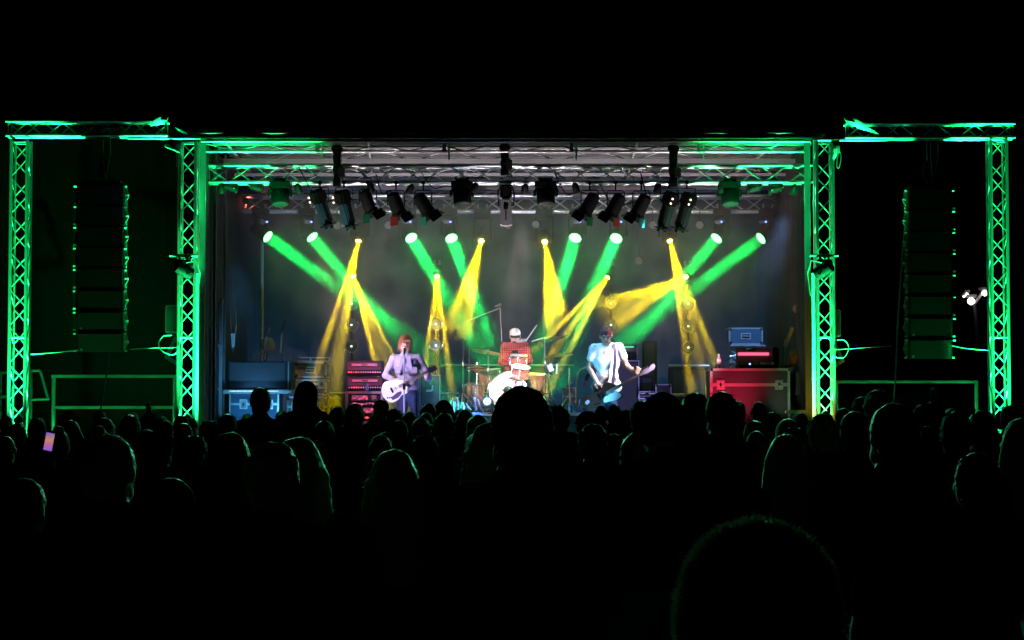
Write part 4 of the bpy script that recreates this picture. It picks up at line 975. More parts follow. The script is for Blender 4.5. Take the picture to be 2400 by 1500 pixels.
def stand(pts, legs=True):
    q = [KP(*p) for p in pts]; s = MB(); s.tube(q, .013, 8); st_ = s.build("stand", CHROME, kit)
    b = q[-1]
    for k in range(3):
        an = 2 * math.pi * k / 3 + .4; MB().tube([(b.x, b.y, b.z + .28), (b.x + .26 * math.cos(an), b.y + .26 * math.sin(an), 0.01)], .009, 6).build("leg", CHROME, st_)
    for f in (.35, .65): c = q[0].lerp(q[-1], f); MB().cyl(c + Vector((0, 0, -.025)), c + Vector((0, 0, .025)), .022, 8).cyl(c, c + Vector((.05, 0, 0)), .008, 6).build("wing_clamp", CHROME, st_)
stand([(1087, 795, 33.2), (1085, 860, 33.2), (1084, 962, 33.2)]); stand([(1100, 815, 33.5), (1099, 963, 33.5)]); stand([(1144, 815, 33.4), (1145, 880, 33.4), (1145, 962, 33.4)])
stand([(1275, 790, 33.6), (1278, 860, 33.6), (1280, 962, 33.6)]); stand([(1285, 835, 33.3), (1286, 963, 33.3)]); stand([(1118, 850, 33.55), (1118, 963, 33.5)])
stand([(1334, 862, 33.2), (1338, 963, 33.2)])
for a, b, l in (((1172, 722), (1095, 752), 1), ((1275, 792), (1246, 800), 2), ((1258, 762), (1232, 800), 3)):
    MB().tube([KP(*a, 34.), KP(*b, 33.8)], .009, 6).build("microphone_boom", STEEL, kit)
for px, py, D in ((1174, 714, 34.), (1232, 797, 33.9), (1225, 797, 33.9)):
    c = KP(px, py, D); MB().tube([c, c + Vector((-.05, -.02, -.02)), c + Vector((-.1, -.03, -.03))], [.028, .02, .014], 10).build("microphone", GREYP, kit)
MB().tube([KP(1172, 722, 34.), KP(1176, 800, 34.3)], .006, 6).build("microphone_stand", STEEL, kit)
MB().tube([KP(1203, 915, 33.05), KP(1226, 896, 33.1)], .01, 6).build("microphone_boom", STEEL, kit); MB().tube([KP(1226, 896, 33.1), KP(1229, 962, 33.1)], .01, 6).build("microphone_stand", STEEL, kit)
MB().box((0, 0, 0), (.085, .02, .12), bev=.004).build("note_card", WHITEP, kit, True, T(KP(1290, 862, 33.2)) @ Matrix.Rotation(R(-25), 4, 'Y'))
MB().tube([KP(1305, 852, 33.3), KP(1304, 876, 33.3)], .013, 8).build("drum_stick", WHITEP, kit)
# floor things
for i, (px, py, l) in enumerate(((1060, 965, "left one of the water bottles by the white platform edge"), (1071, 958, "middle one of the water bottles by the platform"), (1084, 966, "right, shortest water bottle by the platform edge"))):
    p = W(px, py, 32.6); bottle(Vector((p.x, p.y + .05 * i, RIS - .02 + .0)), CLEAR, l, (.24, .25, .17)[i], "water bottles at the front of the platform")
D = 32.6; p = W(1072, 968, D); o = MB().box((0, 0, (RIS - FLOOR - .02) / 2), (.3, .35, RIS - FLOOR - .02), bev=.01).build("small_crate", BLACK); o.location = (p.x, D + .05, FLOOR); tag(o, "small black crate carrying the three water bottles", "crate")
p = W(1337, 965, 32.95); t = thing("drink_can", "blue drink can on the platform edge right of the big head", "can", (p.x, 33.02, RIS)); MB().lathe([(.026, 0), (.033, .01), (.033, .12), (.026, .13)], n=16).build("can_body", mat("blue_can", (.1, .3, .8), .25, .5), t)
p = W(1356, 958, 33.1); t = thing("power_box", "small blue-grey power box on the platform left of the bassist", "box", (p.x, 33.1, RIS)); MB().box((0, 0, .05), (.13, .1, .1), bev=.008).build("box", mat("blue_box", (.12, .25, .4), .5), t); MB().tube([(0, 0, .1), (.02, 0, .2)], .01, 6).build("plug", WHITEP, t)
flight_case(1318, 1350, 908, 950, 34.6, .3, PANELS, "small silvery case on the platform between drums and bassist", .5, (), (), None, .012)
p = W(1352, 965, 33.6); o = MB().tube([(0, 0, 0), (0, 0, .6), (.05, 0, .68), (.14, 0, .71), (.25, 0, .71)], .013, 8).build("bent_rail", CHROME); o.location = (p.x, 33.6, RIS); tag(o, "bent chrome rail between the drum kit and the bassist", "rail")
# bright blue floor light beside the bass drum
p = W(1143, 942, 32.75); t = thing("floor_light", "intense blue-white floor light at the left foot of the bass drum", "stage light", (p.x, 32.75, RIS - .02))
M = T(0, 0, p.z - RIS + .02) @ aim((-.25, -1, .25))
MB().lathe([(.05, -.15), (.075, -.1), (.08, .03), (.07, .04)], n=18).build("can", BLACK, t, True, M); MB().lathe([(.074, .035), (.001, .05)], n=16).build("lens", E_BW, t, True, M)
MB().tube([(-.09, 0, 0), (-.09, 0, .13), (.09, 0, .13), (.09, 0, 0)], .01, 6).build("bracket", BLACK, t)
light('SPOT', (p.x - .03, 32.68, p.z), (p.x - .5, 30, p.z + .6), (.15, .4, 1), 25, t, cone=80, blend=.9, name="floor_light_lamp")
light('POINT', (p.x - .03, 32.65, p.z + .03), None, (.1, .3, 1), 45, t, rad=.05, name="floor_spill")
# clutter beside the riser
for i, (px, y0, x1, y1) in enumerate(((1092, 945, 1104, 962), (1112, 930, 1116, 962), (1120, 935, 1128, 962))):
    D = 33.; a, b = W(px, y0, D), W(x1, y1, D); o = MB().tube([(0, 0, 0), b - a], .012, 6).build("loose_stick", WHITEP); o.location = a; tag(o, ["slanting bright stick", "upright bright stick", "tilted bright stick nearest the blue floor light"][i] + " among the stands left of the bass drum", "stick", "bright sticks left of the bass drum")

# ------------------------------------------------------------------ things outside
D = 60; p = W(2297, 880, D); t = thing("street_lamp", "tall street lamp with white lights behind the outer right tower", "street lamp", (p.x, D, 0))
q = W(2284, 712, D) - t.location
MB().tube([(0, 0, 0), (W(2290, 790, D) - t.location), q], [.08, .06, .045], 10).build("pole", RUBBER, t)
for px, py, s, l in ((2276, 706, .10, 1), (2266, 691, .05, 1), (2259, 695, .03, 0), (2308, 687, .08, 1)):
    c = W(px, py, D) - t.location; MB().box(c + Vector((0, .1, s + .05)), (s * 3, .4, .08), bev=.02).build("lamp_hood", STEEL, t)
    MB().lathe([(s * .3, -s), (s, -s * .4), (s, s * .4), (s * .3, s)], n=14).build("bulb", emis("street_bulb", (1, .88, .85), 5), t, True, T(c))
    if l: light('POINT', c + t.location + Vector((0, -.4, -.1)), None, (1, .85, .8), 1.5 * s / .1, t, rad=.1, name="street_light")
MB().tube([q, W(2308, 690, D) - t.location + Vector((0, .1, .12))], .04, 6).build("arm", STEEL, t)
D = 45; p = W(2155, 990, D); t = thing("van", "dark van roof with a roof vent behind the right railing", "van", (p.x, D, 0)); w_ = 175 / PM(D)
VAN = mat("van_paint", (.25, .28, .27), .3, .3, .1, 3); zt = W(0, 926, D).z
b = MB(); prof = [(-w_ / 2, .5), (-w_ / 2, zt - .75), (-w_ / 2 + .12, zt - .15), (-w_ / 2 + .3, zt - .02), (0, zt + .04), (w_ / 2 - .3, zt - .02), (w_ / 2 - .12, zt - .15), (w_ / 2, zt - .75), (w_ / 2, .5)]
b.prism(prof, 0, 4.6).build("body", VAN, t); MB().prism([(-w_ / 2 + .15, zt - .75), (-w_ / 2 + .25, zt - .25), (w_ / 2 - .25, zt - .25), (w_ / 2 - .15, zt - .75)], -.02, .0).build("windscreen", BLACKG, t, False)
MB().lathe([(.2, 0), (.18, .07), (.02, .09)], n=16).build("roof_vent", VAN, t, True, T(.0, 1, zt + .02))
for s in (-1, 1):
    for y in (.9, 3.7): MB().cyl((s * w_ * .4, y, .33), (s * w_ * .48, y, .33), .33, 18).build("wheel", RUBBER, t)
# ------------------------------------------------------------------ people
SKIN = mat("skin", (.5, .3, .22), .6, 0, .1, 12, .1, spec=.3)
JACKETS = mat("crowd_clothes", (.9, .9, .9), .98, 0, .25, 10, .4, spec=0., rand=[(.012, .012, .014), (.02, .018, .02), (.01, .012, .018), (.025, .02, .018), (.014, .02, .016), (.03, .028, .028)])
JEANS = mat("dark_denim", (.03, .05, .11), .85, 0, .25, 40, .4)
HAIRS = mat("crowd_hair", (.8, .8, .8), .55, 0, .3, 60, .3, rand=[(.02, .014, .01), (.035, .022, .014), (.05, .03, .018), (.015, .012, .01), (.09, .06, .03)])
SHOE = mat("shoe_black", (.02, .02, .02), .5)
def hand_prims(w_, d, n, thumb, curl=.3, s=1., t=0, fist=False):
    """wrist w_, pointing d, palm normal n (curl direction), thumb side vector"""
    w_, d, n, th = Vector(w_), Vector(d).normalized(), Vector(n).normalized(), Vector(thumb).normalized(); P = []
    pc = w_ + d * .045 * s
    for o in (-.027, -.009, .009, .027): P.append(cap(w_ + th * o * .6 * s, w_ + d * .085 * s + th * o * s, .014 * s, .012 * s, .012, t))
    for i, (o, L) in enumerate(((.03, .066), (.01, .075), (-.01, .07), (-.03, .055))):
        p = w_ + d * .085 * s + th * o * s; a = curl * (1.0 + .12 * i)
        for k, f in enumerate((.45, .32, .25)):
            dd = d * math.cos(a) + n * math.sin(a); q = p + dd * L * f * s * 1.1; P.append(cap(p, q, (.0088, .0082, .0075)[k] * s, (.0082, .0075, .0065)[k] * s, .004, t)); p = q; a += curl * 1.3
    p = w_ + d * .02 * s + th * .026 * s; q = p + (d * .6 + th * .7 + n * .3).normalized() * .04 * s; r_ = q + (d * .85 + th * .1 + n * .6 * (1 if curl > .3 else .3)).normalized() * .035 * s
    P += [cap(p, q, .0125 * s, .0105 * s, .01, t), cap(q, r_, .0105 * s, .008 * s, .004, t)]
    return P
def head_prims(c, M=None, s=1., t=0, face=True):
    """c = centre of the skull; faces +Y before M"""
    M = M or Matrix.Identity(4); Rm = M.to_3x3().to_4x4(); c = Vector(c)
    def L(x, y, z): return c + Rm @ (Vector((x, y, z)) * s)
    P = [ell(L(0, -.012, .012), (.078 * s, .098 * s, .102 * s), .02, t, Rm), ell(L(0, .03, -.055), (.058 * s, .066 * s, .07 * s), .04, t, Rm), cap(L(-.03, .055, -.085), L(.03, .055, -.085), .028 * s, .028 * s, .03, t)]
    if face:
        P += [cap(L(0, .088, .0), L(0, .112, -.035), .009 * s, .014 * s, .012, t), ell(L(-.033, .085, .0), (.016 * s, .012 * s, .011 * s), .008, t, Rm), ell(L(.033, .085, .0), (.016 * s, .012 * s, .011 * s), .008, t, Rm),
              cap(L(-.045, .083, .022), L(.045, .083, .022), .011 * s, .011 * s, .012, t), cap(L(-.02, .096, -.063), L(.02, .096, -.063), .008 * s, .008 * s, .008, t)]
    P += [ell(L(-.082, -.005, -.012), (.012 * s, .022 * s, .032 * s), .008, t, Rm), ell(L(.082, -.005, -.012), (.012 * s, .022 * s, .032 * s), .008, t, Rm)]
    return P
def body_prims(arms='down', slim=1.):
    """standing spectator facing +Y, 1.75 m; tags 0 skin, 1 jacket, 2 trousers, 3 shoes"""
    P = head_prims((0, .01, 1.635)) + [cap((0, -.012, 1.42), (0, 0, 1.57), .06, .055, .03, 0)]
    P += [ell((0, 0, 1.26), (.19 * slim, .125, .23), .05, 1), cap((-.165 * slim, -.005, 1.405), (.165 * slim, -.005, 1.405), .07, .07, .06, 1), cap((0, -.01, 1.42), (0, -.02, 1.475), .085, .068, .05, 1),
          ell((0, 0, 1.0), (.175 * slim, .13, .17), .06, 1), ell((0, 0, .9), (.17, .125, .12), .03, 2)]
    for s in (-1, 1):
        P += [cap((s * .095, 0, .86), (s * .11, .015, .5), .088, .062, .03, 2), cap((s * .11, .015, .5), (s * .12, -.015, .1), .062, .045, .03, 2), cap((s * .12, -.03, .045), (s * .14, .16, .035), .045, .036, .02, 3)]
        up = arms == 'up' or (arms == 'up_left' and s < 0) or (arms == 'up_right' and s > 0)
        if up:
            P += [cap((s * .2 * slim, 0, 1.4), (s * .25, .1, 1.62), .057, .05, .04, 1), cap((s * .25, .1, 1.62), (s * .22, .12, 1.86), .046, .034, .02, 1)] + hand_prims((s * .22, .12, 1.87), (0, .1, 1), (0, 1, 0), (-s, 0, 0), .25)
        elif arms == 'phone' and s > 0:
            P += [cap((.2 * slim, 0, 1.4), (.27, .2, 1.5), .057, .05, .04, 1), cap((.27, .2, 1.5), (.09, .3, 1.72), .046, .032, .02, 1)] + hand_prims((.09, .305, 1.73), (-.15, .05, 1), (-1, 0, 0), (0, 1, 0), .7)
        else:
            P += [cap((s * .2 * slim, 0, 1.385), (s * .255 * slim, -.03, 1.12), .058, .05, .04, 1), cap((s * .255 * slim, -.03, 1.12), (s * .24 * slim, .08, .88), .046, .036, .02, 1)] + hand_prims((s * .24 * slim, .085, .865), (0, .12, -1), (-s, 0, 0), (0, 1, 0), .35)
    return P
HC = (0, .01, 1.635)
def hair_prims(kind):
    x, y, z = HC; cut = ('ell', ((x, y + .1, z - .055), (.075, .07, .088)), -.001, 0)
    base = [ell((x, y - .02, z + .022), (.09, .108, .108), .02)]
    if kind == 'short': return base + [ell((x, y - .05, z - .04), (.082, .07, .07), .03), cut], (.004, 70)
    if kind == 'messy': return [ell((x, y - .02, z + .03), (.1, .118, .118), .02), ell((x, y - .05, z - .03), (.092, .08, .09), .03), cut], (.012, 55)
    if kind == 'curly': return [ell((x, y - .02, z + .035), (.12, .13, .125), .02), ell((x, y - .05, z - .05), (.115, .09, .09), .04), cut], (.018, 75)
    if kind == 'long': return base + [cap((x, y - .07, z - .02), (x, y - .1, z - .32), .088, .1, .04), cap((x - .07, y - .02, z - .03), (x - .1, y - .03, z - .25), .045, .05, .04), cap((x + .07, y - .02, z - .03), (x + .1, y - .03, z - .25), .045, .05, .04), cut], (.006, 60)
    if kind == 'bun': return base + [ell((x, y - .04, z - .05), (.082, .07, .06), .03), ell((x, y - .07, z + .12), (.05, .05, .045), .015), cut], (.005, 60)
    if kind == 'ponytail': return base + [ell((x, y - .12, z + .05), (.035, .04, .035), .02), cap((x, y - .14, z + .04), (x, y - .15, z - .22), .035, .015, .02), cut], (.005, 60)
    if kind == 'bald': return [ell((x, y - .05, z - .045), (.083, .068, .045), .02), cut], (.003, 60)
    if kind == 'cap': return [ell((x, y - .01, z + .04), (.093, .11, .085), .01), ('box', ((x, y + .13, z + .03), (.07, .06, .009)), .02, 0), ell((x, y - .06, z - .05), (.08, .06, .05), .02), cut], (.0, 1)
    if kind == 'beanie': return [ell((x, y - .015, z + .04), (.094, .112, .11), .01), cap((x - .05, y - .02, z), (x + .05, y - .02, z), .085, .085, .03), cut], (.002, 90)
    if kind == 'hood': return [ell((x, y - .02, z + .01), (.115, .125, .135), .02), cap((x, y - .06, z - .08), (x, y - .06, z - .2), .12, .13, .05), cap((x - .1, y, z - .2), (x + .1, y, z - .2), .07, .07, .05), ('ell', ((x, y + .11, z - .03), (.08, .09, .1)), -.001, 0)], (.003, 30)
BODIES = {k: sdf_mesh("person_body_" + k, body_prims(k, s), [SKIN, JACKETS, JEANS, SHOE], .013) for k, s in (("down", 1.), ("up_left", 1.), ("up_right", .95), ("phone", 1.))}
HAIRM = {}
for k in ('short', 'messy', 'curly', 'long', 'bun', 'ponytail', 'bald', 'cap', 'beanie', 'hood'):
    P, (na, nf) = hair_prims(k); m = HAIRS if k not in ('cap', 'beanie', 'hood') else JACKETS
    h = sdf_mesh("hair", P, [m], .009, na, nf)
    if k in ('short', 'messy', 'curly', 'long', 'bun', 'ponytail'): h = strands(h, 1100, .034 if k != 'long' else .05, .0022, m, seed=len(k), droop=.5)
    HAIRM[k] = h
GC = "crowd standing before the stage"
FAIR = mat("fair_hair", (.34, .27, .17), .55, 0, .3, 60, .3)
def fair(h):
    h.material_slots[0].link = "OBJECT"; h.material_slots[0].material = FAIR
def person(px, top, wd, hair, arms, label, yaw=None, rnd=None, group=GC, D=None, wide=1.):
    D = D or 950. / wd; D = min(D, 27.5)
    if hair in ('curly', 'hood', 'messy'): D = min(D * 1.12, 27.5)
    p = W(px, top, D); s = p.z / (1.75 + (.03 if hair in ('curly', 'bun', 'hood') else 0)); s = max(.72, min(1.16, s))
    r_ = random.Random(int(px * 7 + top)); s_z = p.z / (1.765 if hair not in ('curly', 'bun', 'hood') else 1.79)
    o = put("person", BODIES[arms]); o.location = (p.x, D, 0); o.rotation_euler = (0, 0, R(yaw if yaw is not None else r_.uniform(-22, 22)) )
    o.scale = (s * wide, s * wide, s_z)
    tag(o, label, "person", group)
    h = put("hair" if hair not in ('cap', 'beanie', 'hood') else {'cap': 'baseball_cap', 'beanie': 'woolly_hat', 'hood': 'hood'}[hair], HAIRM[hair], o); return o
# ------------------------------------------------------------------ performers
RZ180 = Matrix.Rotation(math.pi, 4, 'Z')
def perf(label, px, D, base):
    p = W(px, 900, D); return thing("person", label, "person", (p.x, D, base))
def part(name, prims, m, t, vox=.009, na=0, nf=20): return put(name, sdf_mesh(name, prims, m if isinstance(m, list) else [m], vox, na, nf), t)
def guitar(label, loc_, ang, yaw, body_poly, bm, cat, scale, neck_len, extras, head_poly, six=6, thick=.045):
    """x along the neck, z up across the body, front face towards -y"""
    t = thing(cat.replace(' ', '_'), label, cat, loc_); t.rotation_euler = Euler((0, -ang, yaw), 'XYZ'); t.scale = (scale,) * 3
    b = MB().prism(body_poly, -thick / 2, thick / 2).mesh("body", bm, False)
    o = put("body", b, t); bv = o.modifiers.new("b", 'BEVEL'); bv.width = .008; bv.segments = 2; bv.limit_method = 'ANGLE'
    MB().prism([(.05, -.028), (neck_len, -.021), (neck_len, .021), (.05, .028)], -thick / 2 - .012, -thick / 2 + .01).build("neck", mat("maple_neck", (.35, .2, .1), .4), t, False)
    fb = MB().prism([(.0, -.027), (neck_len, -.02), (neck_len, .02), (.0, .027)], -thick / 2 - .018, -thick / 2 - .012).build("fretboard", mat("rosewood", (.3, .26, .24), .45), t, False)
    fr = MB()
    for i in range(1, 19): x = neck_len * 2 ** (-i / 12.) * 1.35 - .35 * neck_len; fr.box((max(.02, x), -thick / 2 - .019, 0), (.004, .003, .045))
    fr.build("frets", CHROME, fb); stuff(fb.children[0])
    hb = MB().prism([(x + neck_len, z) for x, z in head_poly], -thick / 2 - .012, -thick / 2 + .005).build("headstock", mat("violet_grey_headstock", (.22, .18, .28), .35) if six == 4 else mat("black_headstock", (.04, .03, .05), .3), t, False)
    for i in range(six):
        x = neck_len + .03 + .035 * (i if six == 4 else i % 3); s = 1 if (six == 4 or i < 3) else -1
        MB().cyl((x, -thick / 2 - .005, s * .035), (x, -thick / 2 - .005, s * .07), .009, 8).cyl((x, -thick / 2 - .03, s * .02), (x, -thick / 2, s * .02), .006, 6).build("tuning_peg", CHROME, hb)
    st_ = MB()
    for i in range(six): z = (i - (six - 1) / 2) * .0085; st_.cyl((-.14, -thick / 2 - .026, z), (neck_len + .02, -thick / 2 - .024, z * .8), .0009, 4)
    stuff(st_.build("strings", CHROME, t))
    MB().box((-.13, -thick / 2 - .012, 0), (.03, .018, .09), bev=.004).build("bridge", CHROME, t)
    for x in (-.075, .0): MB().box((x, -thick / 2 - .006, 0), (.035, .012, .085), bev=.003).build("pickup", WHITEP if six == 6 else BLACKG, t)
    for nm, poly, m in extras: MB().prism(poly, -thick / 2 - .006, -thick / 2 - .001).build(nm, m, t, False)
    for i in range(3): MB().cyl((-.19 - .03 * i, -thick / 2 - .02, -.1 + .01 * i), (-.19 - .03 * i, -thick / 2, -.1 + .01 * i), .011, 10).build("control_knob", CHROME, t)
    return t
def ring(pts, n=6):
    P4 = [Vector((x, z, 0)) for x, z in pts]; out = []
    for i in range(len(P4)):
        a, b, c, d = P4[i - 1], P4[i], P4[(i + 1) % len(P4)], P4[(i + 2) % len(P4)]
        for k in range(n):
            t = k / n; q = .5 * ((2 * b) + (c - a) * t + (2 * a - 5 * b + 4 * c - d) * t * t + (3 * b - a - 3 * c + d) * t ** 3); out.append((q.x, q.y))
    return out

# --- singer with pale hollow guitar
D = 32.; s = PM(D)
sg = perf("singer with reddish fringe in a pale denim jacket playing a cream guitar at the microphone", 950, D, FLOOR)
def L(px, py, dy=0.): q = W(px, py, D); return Vector((q.x - sg.location.x, dy, q.z - FLOOR))
hd = L(950, 805); Mh = Matrix.Rotation(R(8), 4, 'Y') @ Matrix.Rotation(R(-6), 4, 'X') @ Matrix.Rotation(R(190), 4, 'Z')
wl, wr = L(926, 893, -.2), L(1001, 884, -.19)
el, er = L(904, 880, .02), L(1004, 886, .06)
sl, sr = L(922, 842), L(982, 841)
hips = L(958, 924)
P = head_prims(hd, Mh, 1.02) + [cap(L(953, 843), L(951, 815, .0), .052, .05, .03)]
P += [cap(sl, el, .04, .036, .02), cap(el, wl, .034, .025, .015), cap(sr, er, .04, .036, .02), cap(er, wr, .034, .025, .015)]
P += hand_prims(wl, (.85, -.3, -.25), (.2, .6, -.7), (.2, -.3, .9), .5) + hand_prims(wr, (-.15, -.45, .8), (-.6, .7, -.1), (-.8, -.2, .3), .9)
P += [cap(L(953, 850), L(956, 915), .11, .1, .05), cap(L(950, 925), L(938, 990), .07, .055, .03), cap(L(938, 990), L(933, 1045), .05, .035, .02), cap(L(966, 925), L(984, 990, -.02), .07, .055, .03), cap(L(984, 990, -.02), L(990, 1045, .05), .05, .035, .02)]
part("body", P, SKIN, sg)
DENIM = mat("pale_denim_jacket", (.24, .22, .33), .85, 0, .2, 25, .5)
P = [ell(L(953, 862), (.185, .125, .2), .05), cap(sl + Vector((.02, 0, .0)), sr - Vector((.02, 0, .0)), .07, .07, .06), ell(L(956, 900), (.165, .12, .16), .05), cap(L(951, 838), L(951, 828), .085, .068, .04),
     cap(sl, el, .062, .054, .03), cap(el, el.lerp(wl, .86), .052, .042, .02), cap(sr, er, .062, .054, .03), cap(er, er.lerp(wr, .84), .052, .042, .02)]
jk = part("jacket", P, DENIM, sg, .009, .003, 45)
for a_, b_ in (((936, 834), (948, 868)), ((966, 834), (955, 868))): MB().prism([(-.02, -.1), (.02, -.1), (.035, .1), (-.03, .1)], -.012, .0, T((L(*a_, -.135) + L(*b_, -.135)) / 2) @ Matrix.Rotation(R(14 if a_[0] < 950 else -14), 4, 'Y')).build("collar_flap", DENIM, jk, False)
for px_ in (934, 972): MB().box((0, 0, 0), (.085, .012, .09), bev=.004).build("pocket", DENIM, jk, True, T(L(px_, 868, -.135)))
for k in range(4): MB().cyl((0, 0, 0), (0, -.012, 0), .008, 8).build("button", CHROME, jk, True, T(L(953, 862 + 12 * k, -.135)))
P = [ell(hips, (.16, .115, .1), .03), cap(L(947, 928), L(937, 990), .092, .07, .02), cap(L(937, 990), L(933, 1040), .066, .052, .02), cap(L(968, 928), L(985, 990, -.02), .092, .07, .02), cap(L(985, 990, -.02), L(991, 1040, .05), .066, .052, .02)]
part("jeans", P, JEANS, sg, .009, .002, 40)
part("shoes", [cap(L(932, 1051, .03), L(929, 1051, -.15), .045, .036, .02), cap(L(991, 1051, .06), L(1003, 1051, -.1), .045, .036, .02)], SHOE, sg)
HRED = mat("auburn_hair", (.24, .085, .045), .45, 0, .35, 70, .4)
def hp(c, M, prims):
    Rm = M.to_3x3().to_4x4(); out = []
    for kind, a, k, t in prims:
        if kind == 'cap': out.append((kind, (tuple(Vector(c) + Rm @ Vector(a[0])), tuple(Vector(c) + Rm @ Vector(a[1])), a[2], a[3]), k, t))
        else: out.append((kind, (tuple(Vector(c) + Rm @ Vector(a[0])), a[1], Rm @ (a[2] if len(a) > 2 else Matrix.Identity(4))), k, t))
    return out
P = hp(hd, Mh, [ell((0, -.018, .03), (.096, .113, .108), .02), ell((-.07, .0, -.03), (.03, .055, .08), .02), ell((.07, .0, -.03), (.03, .055, .08), .02), cap((-.05, .09, .05), (.02, .098, .04), .02, .016, .02), cap((-.05, .092, .05), (-.055, .095, .005), .015, .008, .02), ell((0, -.06, -.06), (.08, .06, .08), .03), ('ell', ((0, .13, -.05), (.06, .08, .07)), -.001, 0)])
me = sdf_mesh("hair", P, [HRED], .0075, .005, 80); me = strands(me, 700, .05, .003, HRED, 5, .8); put("hair", me, sg)
EYE_ = mat("eye_dark", (.02, .02, .025), .2)
def face_bits(t, c, M, mouth=(.35, .08, .08), beard=None):
    Rm = M.to_3x3().to_4x4()
    for sx in (-1, 1):
        MB().lathe([(.001, .008), (.009, .005), (.011, 0)], n=10).build("eye", EYE_, t, True, T(Vector(c) + Rm @ Vector((sx * .032, .096, .0))) @ Rm @ Matrix.Rotation(R(-90), 4, 'X'))
        MB().box((0, 0, 0), (.034, .01, .007), bev=.002).build("eyebrow", HRED if t is sg else EYE_, t, True, T(Vector(c) + Rm @ Vector((sx * .033, .098, .024))) @ Rm)
    MB().box((0, 0, 0), (.042, .012, .014), bev=.004).build("mouth", mat("lips", mouth, .4), t, True, T(Vector(c) + Rm @ Vector((0, .106, -.064))) @ Rm)
face_bits(sg, hd, Mh)
lp = ring([(.05, .09), (.10, .05), (.09, -.02), (.13, -.09), (.07, -.15), (-.02, -.14), (-.1, -.175), (-.22, -.17), (-.3, -.06), (-.29, .07), (-.2, .16), (-.1, .155), (-.03, .115)])
CREAM = mat("cream_lacquer", (.85, .82, .74), .2, 0, .05, 4)
gl_ = W(936, 906, D - .3)
g = guitar("cream hollow-body guitar with black scratch plate held by the singer", gl_, R(27), R(-8), lp, CREAM, "electric guitar", .93, .52,
       [("scratch_plate", [(-.2, -.10), (-.07, -.07), (.0, -.08), (-.01, -.12), (-.09, -.15), (-.19, -.15)], mat("dark_plate", (.08, .05, .1), .3))],
       [(0, -.024), (.04, -.04), (.15, -.045), (.17, -.02), (.155, 0), (.17, .02), (.15, .045), (.04, .04), (0, .024)])
# microphone stand of the singer
p = W(947, 1055, D - .45); t = thing("microphone_stand", "straight black microphone stand in front of the singer", "microphone stand", (p.x, D - .45, FLOOR))
zt = W(0, 826, D - .45).z - FLOOR
MB().cyl((0, 0, .02), (0, 0, zt), .013, 10).build("pole", GREYP, t); MB().lathe([(.13, 0), (.13, .015), (.03, .03), (.015, .05)], n=20).build("foot", BLACK, t)
MB().cyl((0, 0, zt * .62), (0, 0, zt * .68), .022, 10).build("grip_clutch", BLACK, t)
m_ = thing("microphone", "microphone at the singer's mouth on the straight stand", "microphone", (p.x, D - .45, FLOOR + zt)); MB().tube([(0, -.02, -.02), (.005, .1, .045)], [.013, .02], 12).build("handle", BLACK, m_); MB().lathe([(.018, 0), (.027, .02), (.025, .045), (.012, .058), (.001, .06)], n=14).build("grille", CHROME, m_, True, T(.005, .1, .045) @ aim((0, .85, .4)))

# --- bassist
D = 31.5
bs = perf("bassist in a white T-shirt looking down at his dark bass guitar", 1419, D, FLOOR)
def L(px, py, dy=0.): q = W(px, py, D); return Vector((q.x - bs.location.x, dy, q.z - FLOOR))
hd = L(1420, 787, -.06); Mh = Matrix.Rotation(R(-4), 4, 'Y') @ Matrix.Rotation(R(22), 4, 'X') @ Matrix.Rotation(R(176), 4, 'Z')
sl, sr = L(1391, 817), L(1452, 815); el, er = L(1381, 862, .0), L(1468, 856, .0); wl, wr = L(1401, 902, -.22), L(1489, 876, -.26)
P = head_prims(hd, Mh, 1.04) + [cap(L(1421, 820), L(1420, 797, -.03), .058, .055, .03), cap(L(1421, 835), L(1422, 890), .12, .11, .05)]
P += [cap(sl, el, .047, .042, .02), cap(el, wl, .04, .026, .015), cap(sr, er, .047, .042, .02), cap(er, wr, .04, .026, .015)]
P += hand_prims(wl, (.55, -.35, -.75), (.5, .7, .1), (.6, -.5, .5), .45, 1.05) + hand_prims(wr, (.3, -.3, .75), (-.4, .8, -.1), (-.8, -.2, .3), .85, 1.05)
P += [cap(L(1408, 925), L(1400, 990), .075, .06, .03), cap(L(1400, 990), L(1397, 1045), .052, .036, .02), cap(L(1432, 925), L(1438, 990), .075, .06, .03), cap(L(1438, 990), L(1442, 1045), .052, .036, .02)]
part("body", P, SKIN, bs)
TEE = mat("white_tshirt", (.8, .8, .8), .85, 0, .04, 8, .5)
P = [ell(L(1421, 848), (.2, .13, .2), .05), cap(sl + Vector((.02, 0, .0)), sr - Vector((.02, 0, .0)), .075, .075, .06), ell(L(1422, 885), (.18, .13, .17), .05), cap(L(1402, 905), L(1442, 905), .1, .1, .04), cap(sl, sl.lerp(el, .5), .064, .066, .03), cap(sr, sr.lerp(er, .5), .064, .068, .03)]
part("tshirt", P, TEE, bs, .009, .004, 26)
P = [ell(L(1420, 920), (.165, .12, .1), .03), cap(L(1408, 925), L(1400, 990), .095, .075, .02), cap(L(1400, 990), L(1397, 1040), .07, .055, .02), cap(L(1432, 925), L(1438, 990), .095, .075, .02), cap(L(1438, 990), L(1442, 1040), .07, .055, .02)]
part("jeans", P, mat("blue_jeans", (.05, .13, .3), .85, 0, .25, 30, .4), bs, .009, .002, 40)
part("shoes", [cap(L(1396, 1051, .03), L(1392, 1051, -.15), .045, .036, .02), cap(L(1443, 1051, .03), L(1449, 1051, -.15), .045, .036, .02)], SHOE, bs)
HDK = mat("dark_reddish_hair", (.12, .025, .03), .5, 0, .35, 70, .4)
